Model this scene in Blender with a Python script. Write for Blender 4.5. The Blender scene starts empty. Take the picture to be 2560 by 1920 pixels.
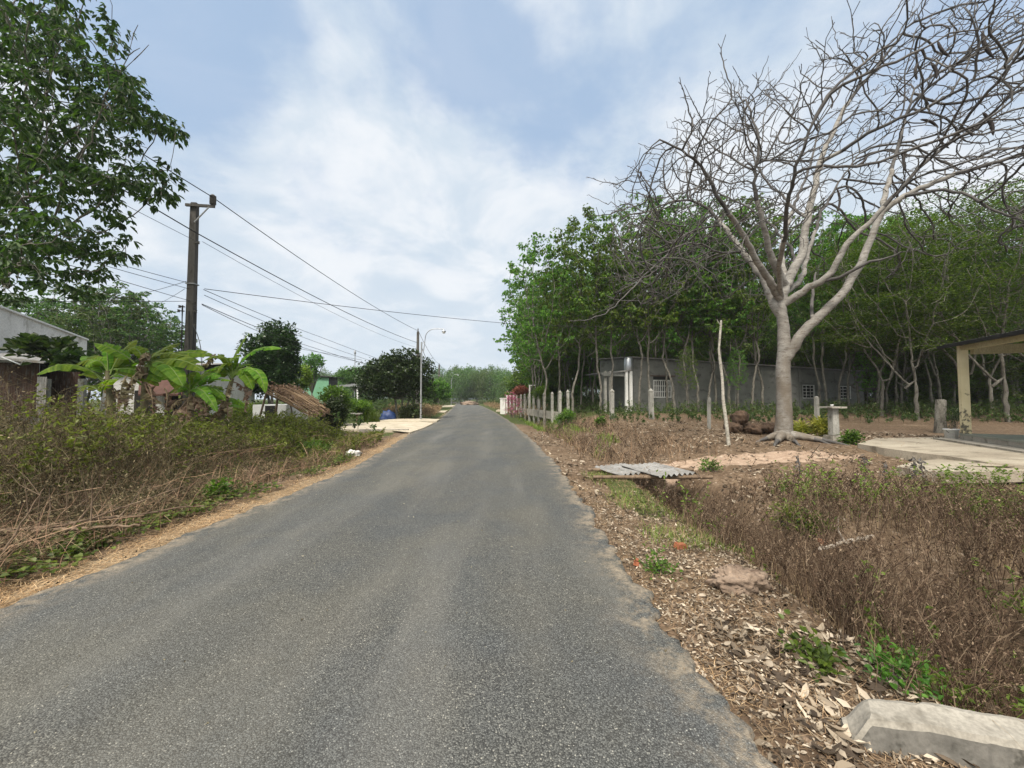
import bpy, math
import numpy as np
from math import radians as R, sin, cos, pi

# ------------------------------------------------------------------ camera, world, sun
sc = bpy.context.scene
C = sc.collection
CAMH, FPX, HOR = 1.6, 950.0, 996.0
TH = math.atan((HOR - 960) / FPX)
cam = bpy.data.cameras.new('camera'); camo = bpy.data.objects.new('camera', cam); C.objects.link(camo)
cam.sensor_width = 36; cam.lens = 36 * FPX / 2560; cam.clip_start = .05; cam.clip_end = 3000
camo.location = (0, 0, CAMH); camo.rotation_euler = (pi / 2 + TH, 0, 0)
sc.camera = camo
sc.view_settings.view_transform = 'Standard'; sc.view_settings.look = 'None'
sc.view_settings.exposure = 0.98; sc.view_settings.gamma = 1
sc.cycles.max_bounces = 6; sc.cycles.diffuse_bounces = 3; sc.cycles.glossy_bounces = 2
sc.cycles.transmission_bounces = 3; sc.cycles.transparent_max_bounces = 6; sc.cycles.volume_bounces = 0

def raydir(px, py):
    u = (px - 1280) / FPX; v = (960 - py) / FPX
    return np.array([u, cos(TH) - v * sin(TH), sin(TH) + v * cos(TH)])
def P(px, py, Y):
    d = raydir(px, py); return np.array([0, 0, CAMH]) + d * (Y / d[1])

SUN_EL, SUN_AZ = R(55), R(-158)          # azimuth from +Y towards +X
w = bpy.data.worlds.new('World'); sc.world = w; w.use_nodes = True
nt = w.node_tree; nt.nodes.clear(); L = nt.links
def N(tree, t, **k):
    n = tree.nodes.new(t)
    for a, b in k.items(): setattr(n, a, b)
    return n
sky = N(nt, 'ShaderNodeTexSky', sky_type='NISHITA'); sky.sun_disc = False
sky.sun_elevation = SUN_EL; sky.sun_rotation = SUN_AZ; sky.air_density = 1.2; sky.dust_density = 2.5; sky.ozone_density = 1.5
tc = N(nt, 'ShaderNodeTexCoord')
def vm(op, a, b=None):
    n = N(nt, 'ShaderNodeVectorMath', operation=op)
    for i, x in enumerate((a, b)):
        if x is None: continue
        if hasattr(x, 'links'): L.new(x, n.inputs[i])
        else: n.inputs[i].default_value = x
    return n
def mt(op, a, b=None, c=None, clamp=False, tree=None):
    tr = tree or nt
    n = N(tr, 'ShaderNodeMath', operation=op, use_clamp=clamp)
    for i, x in enumerate((a, b, c)):
        if x is None: continue
        if hasattr(x, 'links'): tr.links.new(x, n.inputs[i])
        else: n.inputs[i].default_value = x
    return n.outputs[0]
def mr(x, a, b, c, d, smooth=True, tree=None):
    tr = tree or nt
    n = N(tr, 'ShaderNodeMapRange'); n.interpolation_type = 'SMOOTHSTEP' if smooth else 'LINEAR'
    tr.links.new(x, n.inputs[0])
    for i, q in enumerate((a, b, c, d)): n.inputs[i + 1].default_value = q
    return n.outputs[0]
DIR = vm('NORMALIZE', tc.outputs['Generated']).outputs[0]
sep = N(nt, 'ShaderNodeSeparateXYZ'); L.new(DIR, sep.inputs[0])
zz = mt('ADD', mt('MAXIMUM', sep.outputs[2], 0.0), 0.32)
comb = N(nt, 'ShaderNodeCombineXYZ'); L.new(mt('DIVIDE', sep.outputs[0], zz), comb.inputs[0]); L.new(mt('DIVIDE', sep.outputs[1], zz), comb.inputs[1])
n1 = N(nt, 'ShaderNodeTexNoise'); n1.inputs['Scale'].default_value = 1.5; n1.inputs['Detail'].default_value = 7; n1.inputs['Roughness'].default_value = .5; n1.inputs['Distortion'].default_value = .5
off = vm('ADD', comb.outputs[0], (3.7, 1.3, 0)); L.new(off.outputs[0], n1.inputs['Vector'])
n2 = N(nt, 'ShaderNodeTexNoise'); n2.inputs['Scale'].default_value = 4.5; n2.inputs['Detail'].default_value = 6; n2.inputs['Roughness'].default_value = .6
off2 = vm('ADD', comb.outputs[0], (9.1, 4.3, 0)); L.new(off2.outputs[0], n2.inputs['Vector'])
# openings of blue between the clouds, by direction
blue = None
for px, py, rad, wt in [(1110, 20, .16, .6), (1190, 150, .12, .5), (1260, 290, .13, .6), (420, 20, .18, .6), (560, 90, .14, .45), (950, -20, .2, .4), (1500, 400, .17, .5), (1400, 330, .12, .3),
                        (2500, 60, .2, .35), (330, 330, .2, .15), (100, 100, .3, .2), (-600, 200, .4, .4), (1300, -700, .5, .4), (2600, -500, .4, .4)]:
    d = raydir(px, py); d = d / np.linalg.norm(d)
    dp = N(nt, 'ShaderNodeVectorMath', operation='DOT_PRODUCT'); L.new(DIR, dp.inputs[0]); dp.inputs[1].default_value = tuple(d)
    b = mr(dp.outputs['Value'], cos(rad * 1.25), cos(rad * .15), 0, wt)
    blue = b if blue is None else mt('ADD', blue, b)
tot = mt('ADD', mt('ADD', blue, mt('MULTIPLY', mt('SUBTRACT', n1.outputs[0], .53), 2.6)), mt('MULTIPLY', mt('SUBTRACT', n2.outputs[0], .5), 2.3))
bluef = mr(tot, -.1, 1.1, 0, .74)
# clouds thicken to milky haze near the horizon
bluef = mt('MULTIPLY', bluef, mr(sep.outputs[2], .12, .5, .35, 1))
skys = N(nt, 'ShaderNodeMixRGB', blend_type='MULTIPLY'); skys.inputs[0].default_value = 1
L.new(sky.outputs[0], skys.inputs[1]); skys.inputs[2].default_value = (.055, .055, .055, 1)
skyadd = N(nt, 'ShaderNodeMixRGB', blend_type='MIX'); skyadd.inputs[0].default_value = .62
L.new(skys.outputs[0], skyadd.inputs[1]); skyadd.inputs[2].default_value = (.22, .325, .48, 1)
n3 = N(nt, 'ShaderNodeTexNoise'); n3.inputs['Scale'].default_value = 2.6; n3.inputs['Detail'].default_value = 9; n3.inputs['Roughness'].default_value = .58; n3.inputs['Distortion'].default_value = .4
L.new(comb.outputs[0], n3.inputs['Vector'])
crt = N(nt, 'ShaderNodeMixRGB'); L.new(mr(n3.outputs[0], .40, .62, 0, 1), crt.inputs[0])
crt.inputs[1].default_value = (.335, .385, .44, 1); crt.inputs[2].default_value = (.45, .47, .495, 1)
hz = N(nt, 'ShaderNodeMixRGB'); L.new(mr(sep.outputs[2], .0, .32, .75, 0), hz.inputs[0]); L.new(crt.outputs[0], hz.inputs[1]); hz.inputs[2].default_value = (.37, .415, .46, 1)
mx = N(nt, 'ShaderNodeMixRGB'); L.new(bluef, mx.inputs[0]); L.new(hz.outputs[0], mx.inputs[1]); L.new(skyadd.outputs[0], mx.inputs[2])
# warm cloud glow around the sun behind the viewer, added to brighten the light
sd = (sin(SUN_AZ) * cos(SUN_EL), cos(SUN_AZ) * cos(SUN_EL), sin(SUN_EL))
dps = N(nt, 'ShaderNodeVectorMath', operation='DOT_PRODUCT'); L.new(DIR, dps.inputs[0]); dps.inputs[1].default_value = sd
gl_ = N(nt, 'ShaderNodeMixRGB', blend_type='ADD'); L.new(mr(dps.outputs['Value'], .55, 1, 0, 1), gl_.inputs[0]); L.new(mx.outputs[0], gl_.inputs[1]); gl_.inputs[2].default_value = (1.3, 1.2, 1.0, 1)
bg = N(nt, 'ShaderNodeBackground'); bg.inputs[1].default_value = 1.0; L.new(gl_.outputs[0], bg.inputs[0])
wo = N(nt, 'ShaderNodeOutputWorld'); L.new(bg.outputs[0], wo.inputs[0])

sun = bpy.data.lights.new('sun', 'SUN'); sun.energy = 2.2; sun.angle = R(10); sun.color = (1, .93, .82)
so = bpy.data.objects.new('sun', sun); C.objects.link(so)
so.rotation_euler = (pi / 2 - SUN_EL, 0, -SUN_AZ + pi)

# ------------------------------------------------------------------ helpers
def nrm(v): v = np.asarray(v, float); return v / np.maximum(np.linalg.norm(v, axis=-1, keepdims=True), 1e-9)
def tag(o, label=None, cat=None, group=None, kind=None):
    if label: o['label'] = label
    if cat: o['category'] = cat
    if group: o['group'] = group
    if kind: o['kind'] = kind
    return o
def thing(name, label, cat, loc=(0, 0, 0), rz=0, group=None):
    o = bpy.data.objects.new(name, None); C.objects.link(o); o.empty_display_size = .2
    o.location = tuple(loc); o.rotation_euler = (0, 0, rz); return tag(o, label, cat, group)
class Soup:
    def __init__(s): s.V = []; s.F = []; s.M = []; s.n = 0
    def add(s, V, F, m=0):
        V = np.asarray(V, float).reshape(-1, 3); F = np.asarray(F, int)
        if len(V) == 0 or len(F) == 0: return s
        s.V.append(V); s.F.append(F + s.n); s.M.append(np.full(len(F), m)); s.n += len(V); return s
    def quads(s, V4, m=0):
        V4 = np.asarray(V4, float); n = len(V4)
        if n and V4.shape[1] == 6: return s.add(V4.reshape(-1, 3), (np.arange(n)[:, None, None] * 6 + np.array([[0, 1, 2, 3], [0, 3, 4, 5]])[None]).reshape(-1, 4), m)
        return s.add(V4.reshape(-1, 3), np.arange(n * 4).reshape(n, 4), m)
    def box(s, c, d, m=0, rz=0, taper=1, rot=None):
        x, y, z = np.array(d) / 2.0
        v = np.array([[-x, -y, -z], [x, -y, -z], [x, y, -z], [-x, y, -z], [-x * taper, -y * taper, z], [x * taper, -y * taper, z], [x * taper, y * taper, z], [-x * taper, y * taper, z]])
        if rot is not None: v = v @ rot.T
        if rz: v = v @ np.array([[cos(rz), sin(rz), 0], [-sin(rz), cos(rz), 0], [0, 0, 1]])
        return s.add(v + np.array(c), [[0, 3, 2, 1], [4, 5, 6, 7], [0, 1, 5, 4], [1, 2, 6, 5], [2, 3, 7, 6], [3, 0, 4, 7]], m)
    def tube(s, pts, rad, k=8, m=0, cap=True):
        pts = np.asarray(pts, float); n = len(pts); rad = np.broadcast_to(np.asarray(rad, float), (n,))
        t = nrm(np.gradient(pts, axis=0)); ref = np.array([.31, .17, .93]) if abs(t[:, 2]).mean() < .8 else np.array([.9, .4, .1])
        a = nrm(np.cross(t, ref)); b = np.cross(t, a)
        th = np.arange(k) * 2 * pi / k
        V = pts[:, None] + rad[:, None, None] * (np.cos(th)[None, :, None] * a[:, None] + np.sin(th)[None, :, None] * b[:, None])
        i = np.arange(n - 1)[:, None] * k; j = np.arange(k)[None]; j2 = (j + 1) % k
        F = np.stack([i + j, i + j2, i + k + j2, i + k + j], -1).reshape(-1, 4)
        s.add(V, F, m)
        if cap and k >= 4 and k % 2 == 0:
            for r0 in (0, n - 1):
                cv = V[r0]; q = [[0, l, l + 1, l + 2] for l in range(1, k - 2, 2)]
                s.add(cv, q, m)
        return s
    def lathe(s, prof, c=(0, 0, 0), k=16, m=0):
        prof = np.array(prof); th = np.arange(k) * 2 * pi / k
        V = np.stack([prof[:, 0:1] * np.cos(th), prof[:, 0:1] * np.sin(th), np.repeat(prof[:, 1:2], k, 1)], -1) + np.array(c)
        i = np.arange(len(prof) - 1)[:, None] * k; j = np.arange(k)[None]; j2 = (j + 1) % k
        return s.add(V, np.stack([i + j, i + j2, i + k + j2, i + k + j], -1).reshape(-1, 4), m)
    def build(s, name, mats, parent=None, smooth=False):
        if s.n == 0: s.quads(np.zeros((1, 4, 3)))
        V = np.concatenate(s.V); F = np.concatenate(s.F); Mi = np.concatenate(s.M)
        me = bpy.data.meshes.new(name)
        me.vertices.add(len(V)); me.vertices.foreach_set('co', V.astype(np.float32).ravel())
        me.loops.add(len(F) * 4); me.loops.foreach_set('vertex_index', F.astype(np.int32).ravel())
        me.polygons.add(len(F)); me.polygons.foreach_set('loop_start', np.arange(0, len(F) * 4, 4, dtype=np.int32))
        me.polygons.foreach_set('loop_total', np.full(len(F), 4, np.int32))
        me.polygons.foreach_set('material_index', Mi.astype(np.int32))
        me.polygons.foreach_set('use_smooth', np.full(len(F), smooth))
        me.update(calc_edges=True)
        for m in (mats if isinstance(mats, (list, tuple)) else [mats]): me.materials.append(m)
        o = bpy.data.objects.new(name, me); C.objects.link(o)
        if parent: o.parent = parent
        return o
def copy_tree(o, parent=None):
    c = o.copy(); C.objects.link(c); c.parent = parent
    for ch in list(o.children): copy_tree(ch, c)
    return c

def hash2(ix, iy, seed=0):
    h = (ix.astype(np.int64) * 374761393 + iy.astype(np.int64) * 668265263 + seed * 1442695041) & 0x7fffffff
    h = ((h ^ (h >> 13)) * 1274126177) & 0x7fffffff
    return ((h ^ (h >> 16)) & 0xffff) / 65535.0
def vnoise(x, y, seed=0):
    x = np.asarray(x, float); y = np.asarray(y, float)
    ix = np.floor(x); iy = np.floor(y); fx = x - ix; fy = y - iy; fx = fx * fx * (3 - 2 * fx); fy = fy * fy * (3 - 2 * fy)
    a = hash2(ix, iy, seed); b = hash2(ix + 1, iy, seed); c = hash2(ix, iy + 1, seed); d = hash2(ix + 1, iy + 1, seed)
    return (a * (1 - fx) + b * fx) * (1 - fy) + (c * (1 - fx) + d * fx) * fy
def fbm(x, y, seed=0, o=4):
    t = 0; a = .5
    for i in range(o): t = t + a * vnoise(x * 2 ** i, y * 2 ** i, seed + i); a *= .5
    return t / (1 - .5 ** o)
def sst(x, a, b): t = np.clip((np.asarray(x, float) - a) / (b - a), 0, 1); return t * t * (3 - 2 * t)

# road edges (metres) and terrain height
_ry = np.array([-40, 0, 1.65, 2.7, 4.9, 6.9, 9.4, 14.8, 24.1, 44.7, 76, 126, 170, 260])
_rx = np.array([1.5, 1.2, 1.15, 1.10, 1.09, 1.12, 1.10, .80, .13, -1.97, -5.8, -13.2, -28, -80])
_ly = np.array([-40, 0, 3.1, 4.9, 7, 9, 12, 18, 21.4, 30.4, 60.8, 127, 165, 245])
_lx = np.array([-3.6, -3.85, -3.88, -3.85, -3.74, -3.7, -4.0, -4.7, -4.9, -5.75, -9.6, -18.6, -34, -84])
def xr(y): return np.interp(y, _ry, _rx)
def xl(y): return np.interp(y, _ly, _lx)
def terrain(x, y, rough=True):
    x = np.asarray(x, float); y = np.asarray(y, float)
    sr = x - xr(y); sl = xl(y) - x
    z = np.zeros(np.broadcast(x, y).shape) - .035
    dm = 1 - sst(y, 30, 36)
    wob = .25 * (fbm(x * 0 + 3, y * .5, 5) - .5)
    z = z - .05 * sst(sr, .1, 1.0)
    z = z - (.72 + .45 * np.exp(-((y - 8.2) / 1.4) ** 4)) * np.exp(-((sr - 2.05 - wob) / .55) ** 4) * dm * (1 - .95 * np.exp(-((y - 9.55) / .95) ** 4))
    rise = .14 * sst(sr, 2.5, 4) + .3 * sst(sr, 2.6, 6) * sst(y, 7, 12) + .32 * sst(sr, 2.6, 7) * sst(y, 15, 25)
    z = z + np.where(sr > 0, rise, 0) * (1 - .6 * sst(y, 70, 100))
    near = 1 - sst(y, 1.35, 1.75)
    z = z - .24 * near * sst(sr, .35, 1.0)
    z = z - .45 * np.exp(-((sl - 1.9) / .6) ** 4) * (1 - sst(y, 15.5, 17)) + .1 * sst(sl, 2.8, 5)
    offr = np.maximum(sst(sr, .05, .8), sst(sl, .05, .8))
    z = z + offr * ((fbm(x * .7, y * .7, 11) - .5) * .16)
    if rough: z = z + offr * ((fbm(x * 5, y * 5, 21) - .5) * .07 * np.clip(1.5 - y / 15, .3, 1))
    return z
def tz(x, y): return float(terrain(np.array([x]), np.array([y]))[0])
_T = np.concatenate([np.arange(.8, 12, .02), np.geomspace(12, 260, 1200)])
def G(px, py, dz=0):
    d = raydir(px, py); p = np.array([0, 0, CAMH])[None] + _T[:, None] * d[None] / d[1]
    below = p[:, 2] < terrain(p[:, 0], p[:, 1]) + dz
    i = np.argmax(below) if below.any() else len(_T) - 1
    return p[i]
def GZ(px, py, z):
    d = raydir(px, py); t = (z - CAMH) / d[2]; return np.array([0, 0, CAMH]) + d * t

# ------------------------------------------------------------------ materials
def new_mat(name):
    m = bpy.data.materials.new(name); m.use_nodes = True; t = m.node_tree; t.nodes.clear()
    out = N(t, 'ShaderNodeOutputMaterial'); b = N(t, 'ShaderNodeBsdfPrincipled'); t.links.new(b.outputs[0], out.inputs[0])
    b.inputs['Specular IOR Level'].default_value = .3
    return m, t, b, out
def ramp(t, fac, stops):
    r = N(t, 'ShaderNodeValToRGB'); e = r.color_ramp.elements
    while len(e) < len(stops): e.new(.5)
    for i, (p, c) in enumerate(stops): e[i].position = p; e[i].color = (*c, 1)
    if fac is not None: t.links.new(fac, r.inputs[0])
    return r.outputs[0]
def mixc(t, f, a, b, mode='MIX'):
    n = N(t, 'ShaderNodeMixRGB', blend_type=mode)
    for i, x in enumerate((f, a, b)):
        if hasattr(x, 'links'): t.links.new(x, n.inputs[i])
        elif i == 0: n.inputs[0].default_value = x
        else: n.inputs[i].default_value = (*x, 1)
    return n.outputs[0]
def noise(t, scale, detail=4, vec=None, rough=.55, dist=0):
    n = N(t, 'ShaderNodeTexNoise'); n.inputs['Scale'].default_value = scale; n.inputs['Detail'].default_value = detail
    n.inputs['Roughness'].default_value = rough; n.inputs['Distortion'].default_value = dist
    if vec is not None: t.links.new(vec, n.inputs['Vector'])
    return n.outputs[0]
def pos(t, scale=(1, 1, 1), obj=False):
    if obj: s = N(t, 'ShaderNodeTexCoord').outputs['Object']
    else: s = N(t, 'ShaderNodeNewGeometry').outputs['Position']
    m = N(t, 'ShaderNodeMapping'); m.inputs['Scale'].default_value = scale; t.links.new(s, m.inputs[0]); return m.outputs[0]
def bump(t, b, h, strength=.5, dist=.01):
    n = N(t, 'ShaderNodeBump'); n.inputs['Strength'].default_value = strength; n.inputs['Distance'].default_value = dist
    t.links.new(h, n.inputs['Height']); t.links.new(n.outputs[0], b.inputs['Normal'])
def voronoi(t, scale, vec=None, out='Color', feature='F1'):
    n = N(t, 'ShaderNodeTexVoronoi', feature=feature); n.inputs['Scale'].default_value = scale
    if vec is not None: t.links.new(vec, n.inputs['Vector'])
    return n.outputs[out]
def surf(name, c1, c2, scale=3, rough=.85, bs=.4, bd=.01, c3=None, vs=(1, 1, 1), fine=40, obj=True, metal=0, detail=5):
    m, t, b, o = new_mat(name); v = pos(t, vs, obj)
    f = noise(t, scale, detail, v, .6); st = [(.3, c1), (.7, c2)]
    col = ramp(t, f, st)
    if c3 is not None:
        col = mixc(t, mr(noise(t, scale * 2.7, 4, v, .6), .52, .68, 0, .85, tree=t), col, c3)
    g = noise(t, fine, 3, v); col = mixc(t, mr(g, .3, .7, .25, 0, tree=t), col, (0.02, .018, .015))
    t.links.new(col, b.inputs['Base Color']); b.inputs['Roughness'].default_value = rough; b.inputs['Metallic'].default_value = metal
    bump(t, b, mt('ADD', f, mt('MULTIPLY', g, .4, tree=t), tree=t), bs, bd); return m
def leafm(name, cols, trans=.35, tcol=None, rough=.5, patch=1.2, objvar=.25, spec=.35):
    """leaf colours vary from leaf to leaf; translucent"""
    m, t, b, o = new_mat(name); geo = N(t, 'ShaderNodeNewGeometry')
    n = len(cols); col = ramp(t, geo.outputs['Random Per Island'], [(i / max(n - 1, 1), c) for i, c in enumerate(cols)])
    oi = N(t, 'ShaderNodeObjectInfo'); hs = N(t, 'ShaderNodeHueSaturation')
    t.links.new(mr(oi.outputs['Random'], 0, 1, .5 - .03, .5 + .03, False, t), hs.inputs['Hue'])
    pn = noise(t, patch, 2, geo.outputs['Position'])
    t.links.new(mt('MULTIPLY', mr(oi.outputs['Random'], 0, 1, 1 - objvar, 1 + objvar, False, t), mr(pn, .3, .7, .75, 1.3, False, t), tree=t), hs.inputs['Value'])
    t.links.new(col, hs.inputs['Color']); t.links.new(hs.outputs[0], b.inputs['Base Color'])
    b.inputs['Roughness'].default_value = rough; b.inputs['Specular IOR Level'].default_value = spec
    tr = N(t, 'ShaderNodeBsdfTranslucent'); tcl = N(t, 'ShaderNodeMixRGB', blend_type='MULTIPLY'); tcl.inputs[0].default_value = 1
    t.links.new(hs.outputs[0], tcl.inputs[1]); tcl.inputs[2].default_value = (*(tcol or (1.6, 1.9, .7)), 1); t.links.new(tcl.outputs[0], tr.inputs[0])
    ms = N(t, 'ShaderNodeMixShader'); ms.inputs[0].default_value = trans
    t.links.new(b.outputs[0], ms.inputs[1]); t.links.new(tr.outputs[0], ms.inputs[2]); t.links.new(ms.outputs[0], o.inputs[0]); return m
def dry(name, cols, rough=.85, trans=.12):
    return leafm(name, cols, trans, (1.2, 1.1, .8), rough, 2.0, .1, .15)

M = {}
# asphalt
m, t, b, o = new_mat('asphalt'); v = pos(t)
vc = N(t, 'ShaderNodeTexVoronoi'); vc.inputs['Scale'].default_value = 135; t.links.new(v, vc.inputs['Vector']); vc.inputs['Randomness'].default_value = 1
hsv = N(t, 'ShaderNodeSeparateColor'); t.links.new(vc.outputs['Color'], hsv.inputs[0])
chip = ramp(t, hsv.outputs[0], [(0, (.035, .036, .037)), (.35, (.078, .080, .079)), (.75, (.118, .121, .12)), (.97, (.165, .166, .16)), (1, (.34, .33, .30))])
gap = mr(vc.outputs['Distance'], .35, .75, 0, .75, tree=t); chip = mixc(t, gap, chip, (.025, .025, .026))
big = noise(t, .9, 5, v, .55, .3)
tint = mixc(t, mr(big, .35, .65, 0, 1, tree=t), (.93, .96, .97), (1.12, 1.09, 1.0))
col = mixc(t, 1.0, chip, tint, 'MULTIPLY')
# pale worn wheel lines and dust along y
vy = pos(t, (1.1, .16, 1)); wn = noise(t, 1.3, 4, vy)
col = mixc(t, mr(wn, .45, .75, 0, .34, tree=t), col, (.19, .18, .16))
fl = noise(t, 3.3, 6, v, .75); fl2 = noise(t, 26, 3, v, .6)
col = mixc(t, mt('MULTIPLY', mr(fl, .66, .74, 0, 1, tree=t), mr(fl2, .5, .62, 0, .8, tree=t), tree=t), col, (.38, .33, .26))
la = N(t, 'ShaderNodeAttribute'); la.attribute_name = 'lane'
trk = mt('MULTIPLY', mr(la.outputs['Fac'], 0, 1, 0, 1, tree=t), mr(noise(t, 2.2, 5, pos(t, (1, .35, 1)), .65), .35, .65, .15, .75, tree=t), tree=t)
col = mixc(t, trk, col, mixc(t, chip, (.17, .165, .15), (.25, .24, .22)) if False else (.175, .17, .152))
mud = mr(noise(t, .55, 4, pos(t, (1, .55, 1)), .5), .46, .6, 0, .34, tree=t); col = mixc(t, mud, col, mixc(t, .5, col, (.135, .12, .085)))
ea = N(t, 'ShaderNodeAttribute'); ea.attribute_name = 'edge'
eg = mt('MULTIPLY', ea.outputs['Fac'], mr(noise(t, 4.5, 6, v, .7), .40, .62, 0, 1, tree=t), tree=t)
col = mixc(t, mt('MULTIPLY', eg, .85, tree=t), col, ramp(t, noise(t, 30, 4, v, .7), [(.3, (.12, .10, .08)), (.6, (.33, .27, .195))]))
t.links.new(col, b.inputs['Base Color']); b.inputs['Roughness'].default_value = .8
h = mt('SUBTRACT', mt('MULTIPLY', hsv.outputs[1], .6, tree=t), vc.outputs['Distance'], tree=t)
h = mt('ADD', h, mt('MULTIPLY', noise(t, 7, 4, v), .5, tree=t), tree=t); bump(t, b, h, .7, .006); M['asphalt'] = m
# ground
m, t, b, o = new_mat('soil'); v = pos(t)
at = N(t, 'ShaderNodeAttribute'); at.attribute_name = 'zone'; sp = N(t, 'ShaderNodeSeparateColor'); t.links.new(at.outputs['Color'], sp.inputs[0])
f = noise(t, .8, 6, v, .6); soil = ramp(t, f, [(.3, (.08, .055, .036)), (.55, (.14, .10, .066)), (.75, (.22, .165, .115))])
lv = N(t, 'ShaderNodeTexVoronoi'); lv.inputs['Scale'].default_value = 21; t.links.new(pos(t, (1, .75, 1)), lv.inputs['Vector']); ls = N(t, 'ShaderNodeSeparateColor'); t.links.new(lv.outputs['Color'], ls.inputs[0])
leafc = ramp(t, ls.outputs[0], [(0, (.05, .032, .022)), (.4, (.11, .07, .045)), (.7, (.2, .135, .09)), (.9, (.34, .25, .18)), (1, (.5, .4, .31))])
soil = mixc(t, mr(lv.outputs['Distance'], .1, .5, .8, .2, tree=t), soil, leafc)
str_ = noise(t, 9, 6, pos(t, (1, 4.5, 1)), .75, .6)
straw = ramp(t, str_, [(.3, (.10, .075, .05)), (.5, (.24, .18, .115)), (.68, (.46, .365, .245))])
grn = ramp(t, noise(t, 22, 5, v, .8), [(.35, (.03, .04, .015)), (.55, (.065, .085, .025)), (.75, (.14, .12, .055))])
sand = ramp(t, noise(t, 6, 6, v, .7), [(.3, (.24, .165, .115)), (.7, (.44, .33, .25))])
brk = noise(t, 3, 6, v, .75)
def mk(s, lo=.42, hi=.58):   # mask broken up by noise
    return mr(mt('ADD', s, mt('SUBTRACT', brk, .5, tree=t), tree=t), lo, hi, 0, 1, tree=t)
col = mixc(t, mk(sp.outputs[1]), soil, grn); col = mixc(t, mk(sp.outputs[2]), col, sand); col = mixc(t, mk(sp.outputs[0]), col, straw)
t.links.new(col, b.inputs['Base Color']); b.inputs['Roughness'].default_value = .95; b.inputs['Specular IOR Level'].default_value = .1
bump(t, b, mt('ADD', mt('ADD', noise(t, 14, 6, v, .7), mt('MULTIPLY', str_, .5, tree=t), tree=t), ls.outputs[1], tree=t), .9, .02); M['soil'] = m

M['bark'] = surf('bark', (.075, .066, .054), (.25, .235, .2), 6, .9, .8, .02, (.035, .03, .022), (1, 1, .5))
M['bark_pale'] = surf('bark_pale', (.17, .158, .142), (.37, .35, .32), 2.4, .85, .6, .02, (.11, .085, .065), (1, 1, 3.0), 30, obj=False, detail=9)
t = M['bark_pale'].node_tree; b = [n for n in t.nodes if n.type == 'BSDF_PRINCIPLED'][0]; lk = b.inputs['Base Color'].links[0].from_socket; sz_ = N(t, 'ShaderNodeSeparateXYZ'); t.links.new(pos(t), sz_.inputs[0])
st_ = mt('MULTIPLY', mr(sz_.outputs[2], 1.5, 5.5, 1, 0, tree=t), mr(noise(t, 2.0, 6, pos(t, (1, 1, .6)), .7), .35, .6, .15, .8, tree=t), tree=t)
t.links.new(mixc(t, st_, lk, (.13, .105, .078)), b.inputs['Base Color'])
M['twig_dark'] = surf('twig_dark', (.05, .047, .046), (.14, .13, .122), 4, .9, .3, .01, obj=False)
M['pod'] = surf('pod', (.02, .016, .016), (.05, .04, .036), 9, .8, .4, .01)
M['stick_white'] = surf('stick_white', (.25, .23, .19), (.55, .52, .45), 7, .85, .6, .01, (.1, .09, .07), (1, 1, 1.5))
M['leaf_rubber'] = leafm('leaf_rubber', [(.04, .085, .013), (.065, .13, .019), (.095, .17, .026), (.16, .24, .04)], .45)
M['leaf_layer'] = leafm('leaf_layer', [(.028, .055, .011), (.052, .09, .015), (.10, .145, .024)], .40)
M['leaf_near'] = leafm('leaf_near', [(.018, .040, .013), (.032, .065, .018), (.06, .10, .024)], .35)
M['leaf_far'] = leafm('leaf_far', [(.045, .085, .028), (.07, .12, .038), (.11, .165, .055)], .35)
M['leaf_dark'] = leafm('leaf_dark', [(.014, .028, .010), (.026, .048, .014), (.05, .08, .02)], .15, rough=.4)
M['leaf_under'] = leafm('leaf_under', [(.03, .05, .014), (.05, .085, .02), (.09, .12, .035)], .3, patch=.5)
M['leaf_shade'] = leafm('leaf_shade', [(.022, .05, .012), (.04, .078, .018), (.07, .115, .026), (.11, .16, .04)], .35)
M['leaf_bush'] = leafm('leaf_bush', [(.035, .07, .012), (.07, .13, .018), (.12, .20, .03)], .35)
M['leaf_weed'] = leafm('leaf_weed', [(.07, .10, .02), (.13, .18, .032), (.21, .27, .06)], .42)
M['leaf_banana'] = leafm('leaf_banana', [(.085, .165, .016), (.13, .21, .02), (.2, .28, .035)], .42, rough=.55, spec=.15, tcol=(1.8, 1.9, .5))
M['midrib'] = surf('midrib', (.16, .24, .05), (.24, .32, .08), 5, .5, .1)
M['stem_banana'] = surf('stem_banana', (.10, .085, .05), (.22, .2, .10), 5, .7, .5, .01, (.09, .05, .03), (3, 3, .6))
M['leaf_dead'] = dry('leaf_dead', [(.13, .085, .05), (.25, .18, .115), (.38, .3, .21)])
M['dry_weed'] = dry('dry_weed', [(.025, .017, .011), (.065, .045, .028), (.13, .094, .058), (.27, .215, .14)])
M['dry_olive'] = dry('dry_olive', [(.035, .03, .016), (.08, .07, .035), (.15, .13, .065), (.3, .26, .15)])
M['dry_straw'] = dry('dry_straw', [(.15, .10, .06), (.26, .18, .105), (.4, .3, .185)])
M['dry_orange'] = dry('dry_orange', [(.2, .125, .06), (.4, .27, .14), (.62, .47, .28)])
M['litter'] = dry('litter', [(.04, .031, .023), (.11, .085, .06), (.26, .215, .155), (.5, .435, .34)], .8, .1)
M['pink'] = leafm('pink', [(.38, .07, .24), (.5, .14, .34), (.12, .12, .04), (.3, .06, .18)], .3, (1.3, .8, 1.2))
M['redleaf'] = leafm('redleaf', [(.14, .04, .03), (.24, .085, .055), (.3, .14, .09)], .25, (1.4, .9, .7))
M['yellowleaf'] = leafm('yellowleaf', [(.22, .2, .04), (.35, .3, .07), (.12, .16, .03)], .3)
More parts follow.
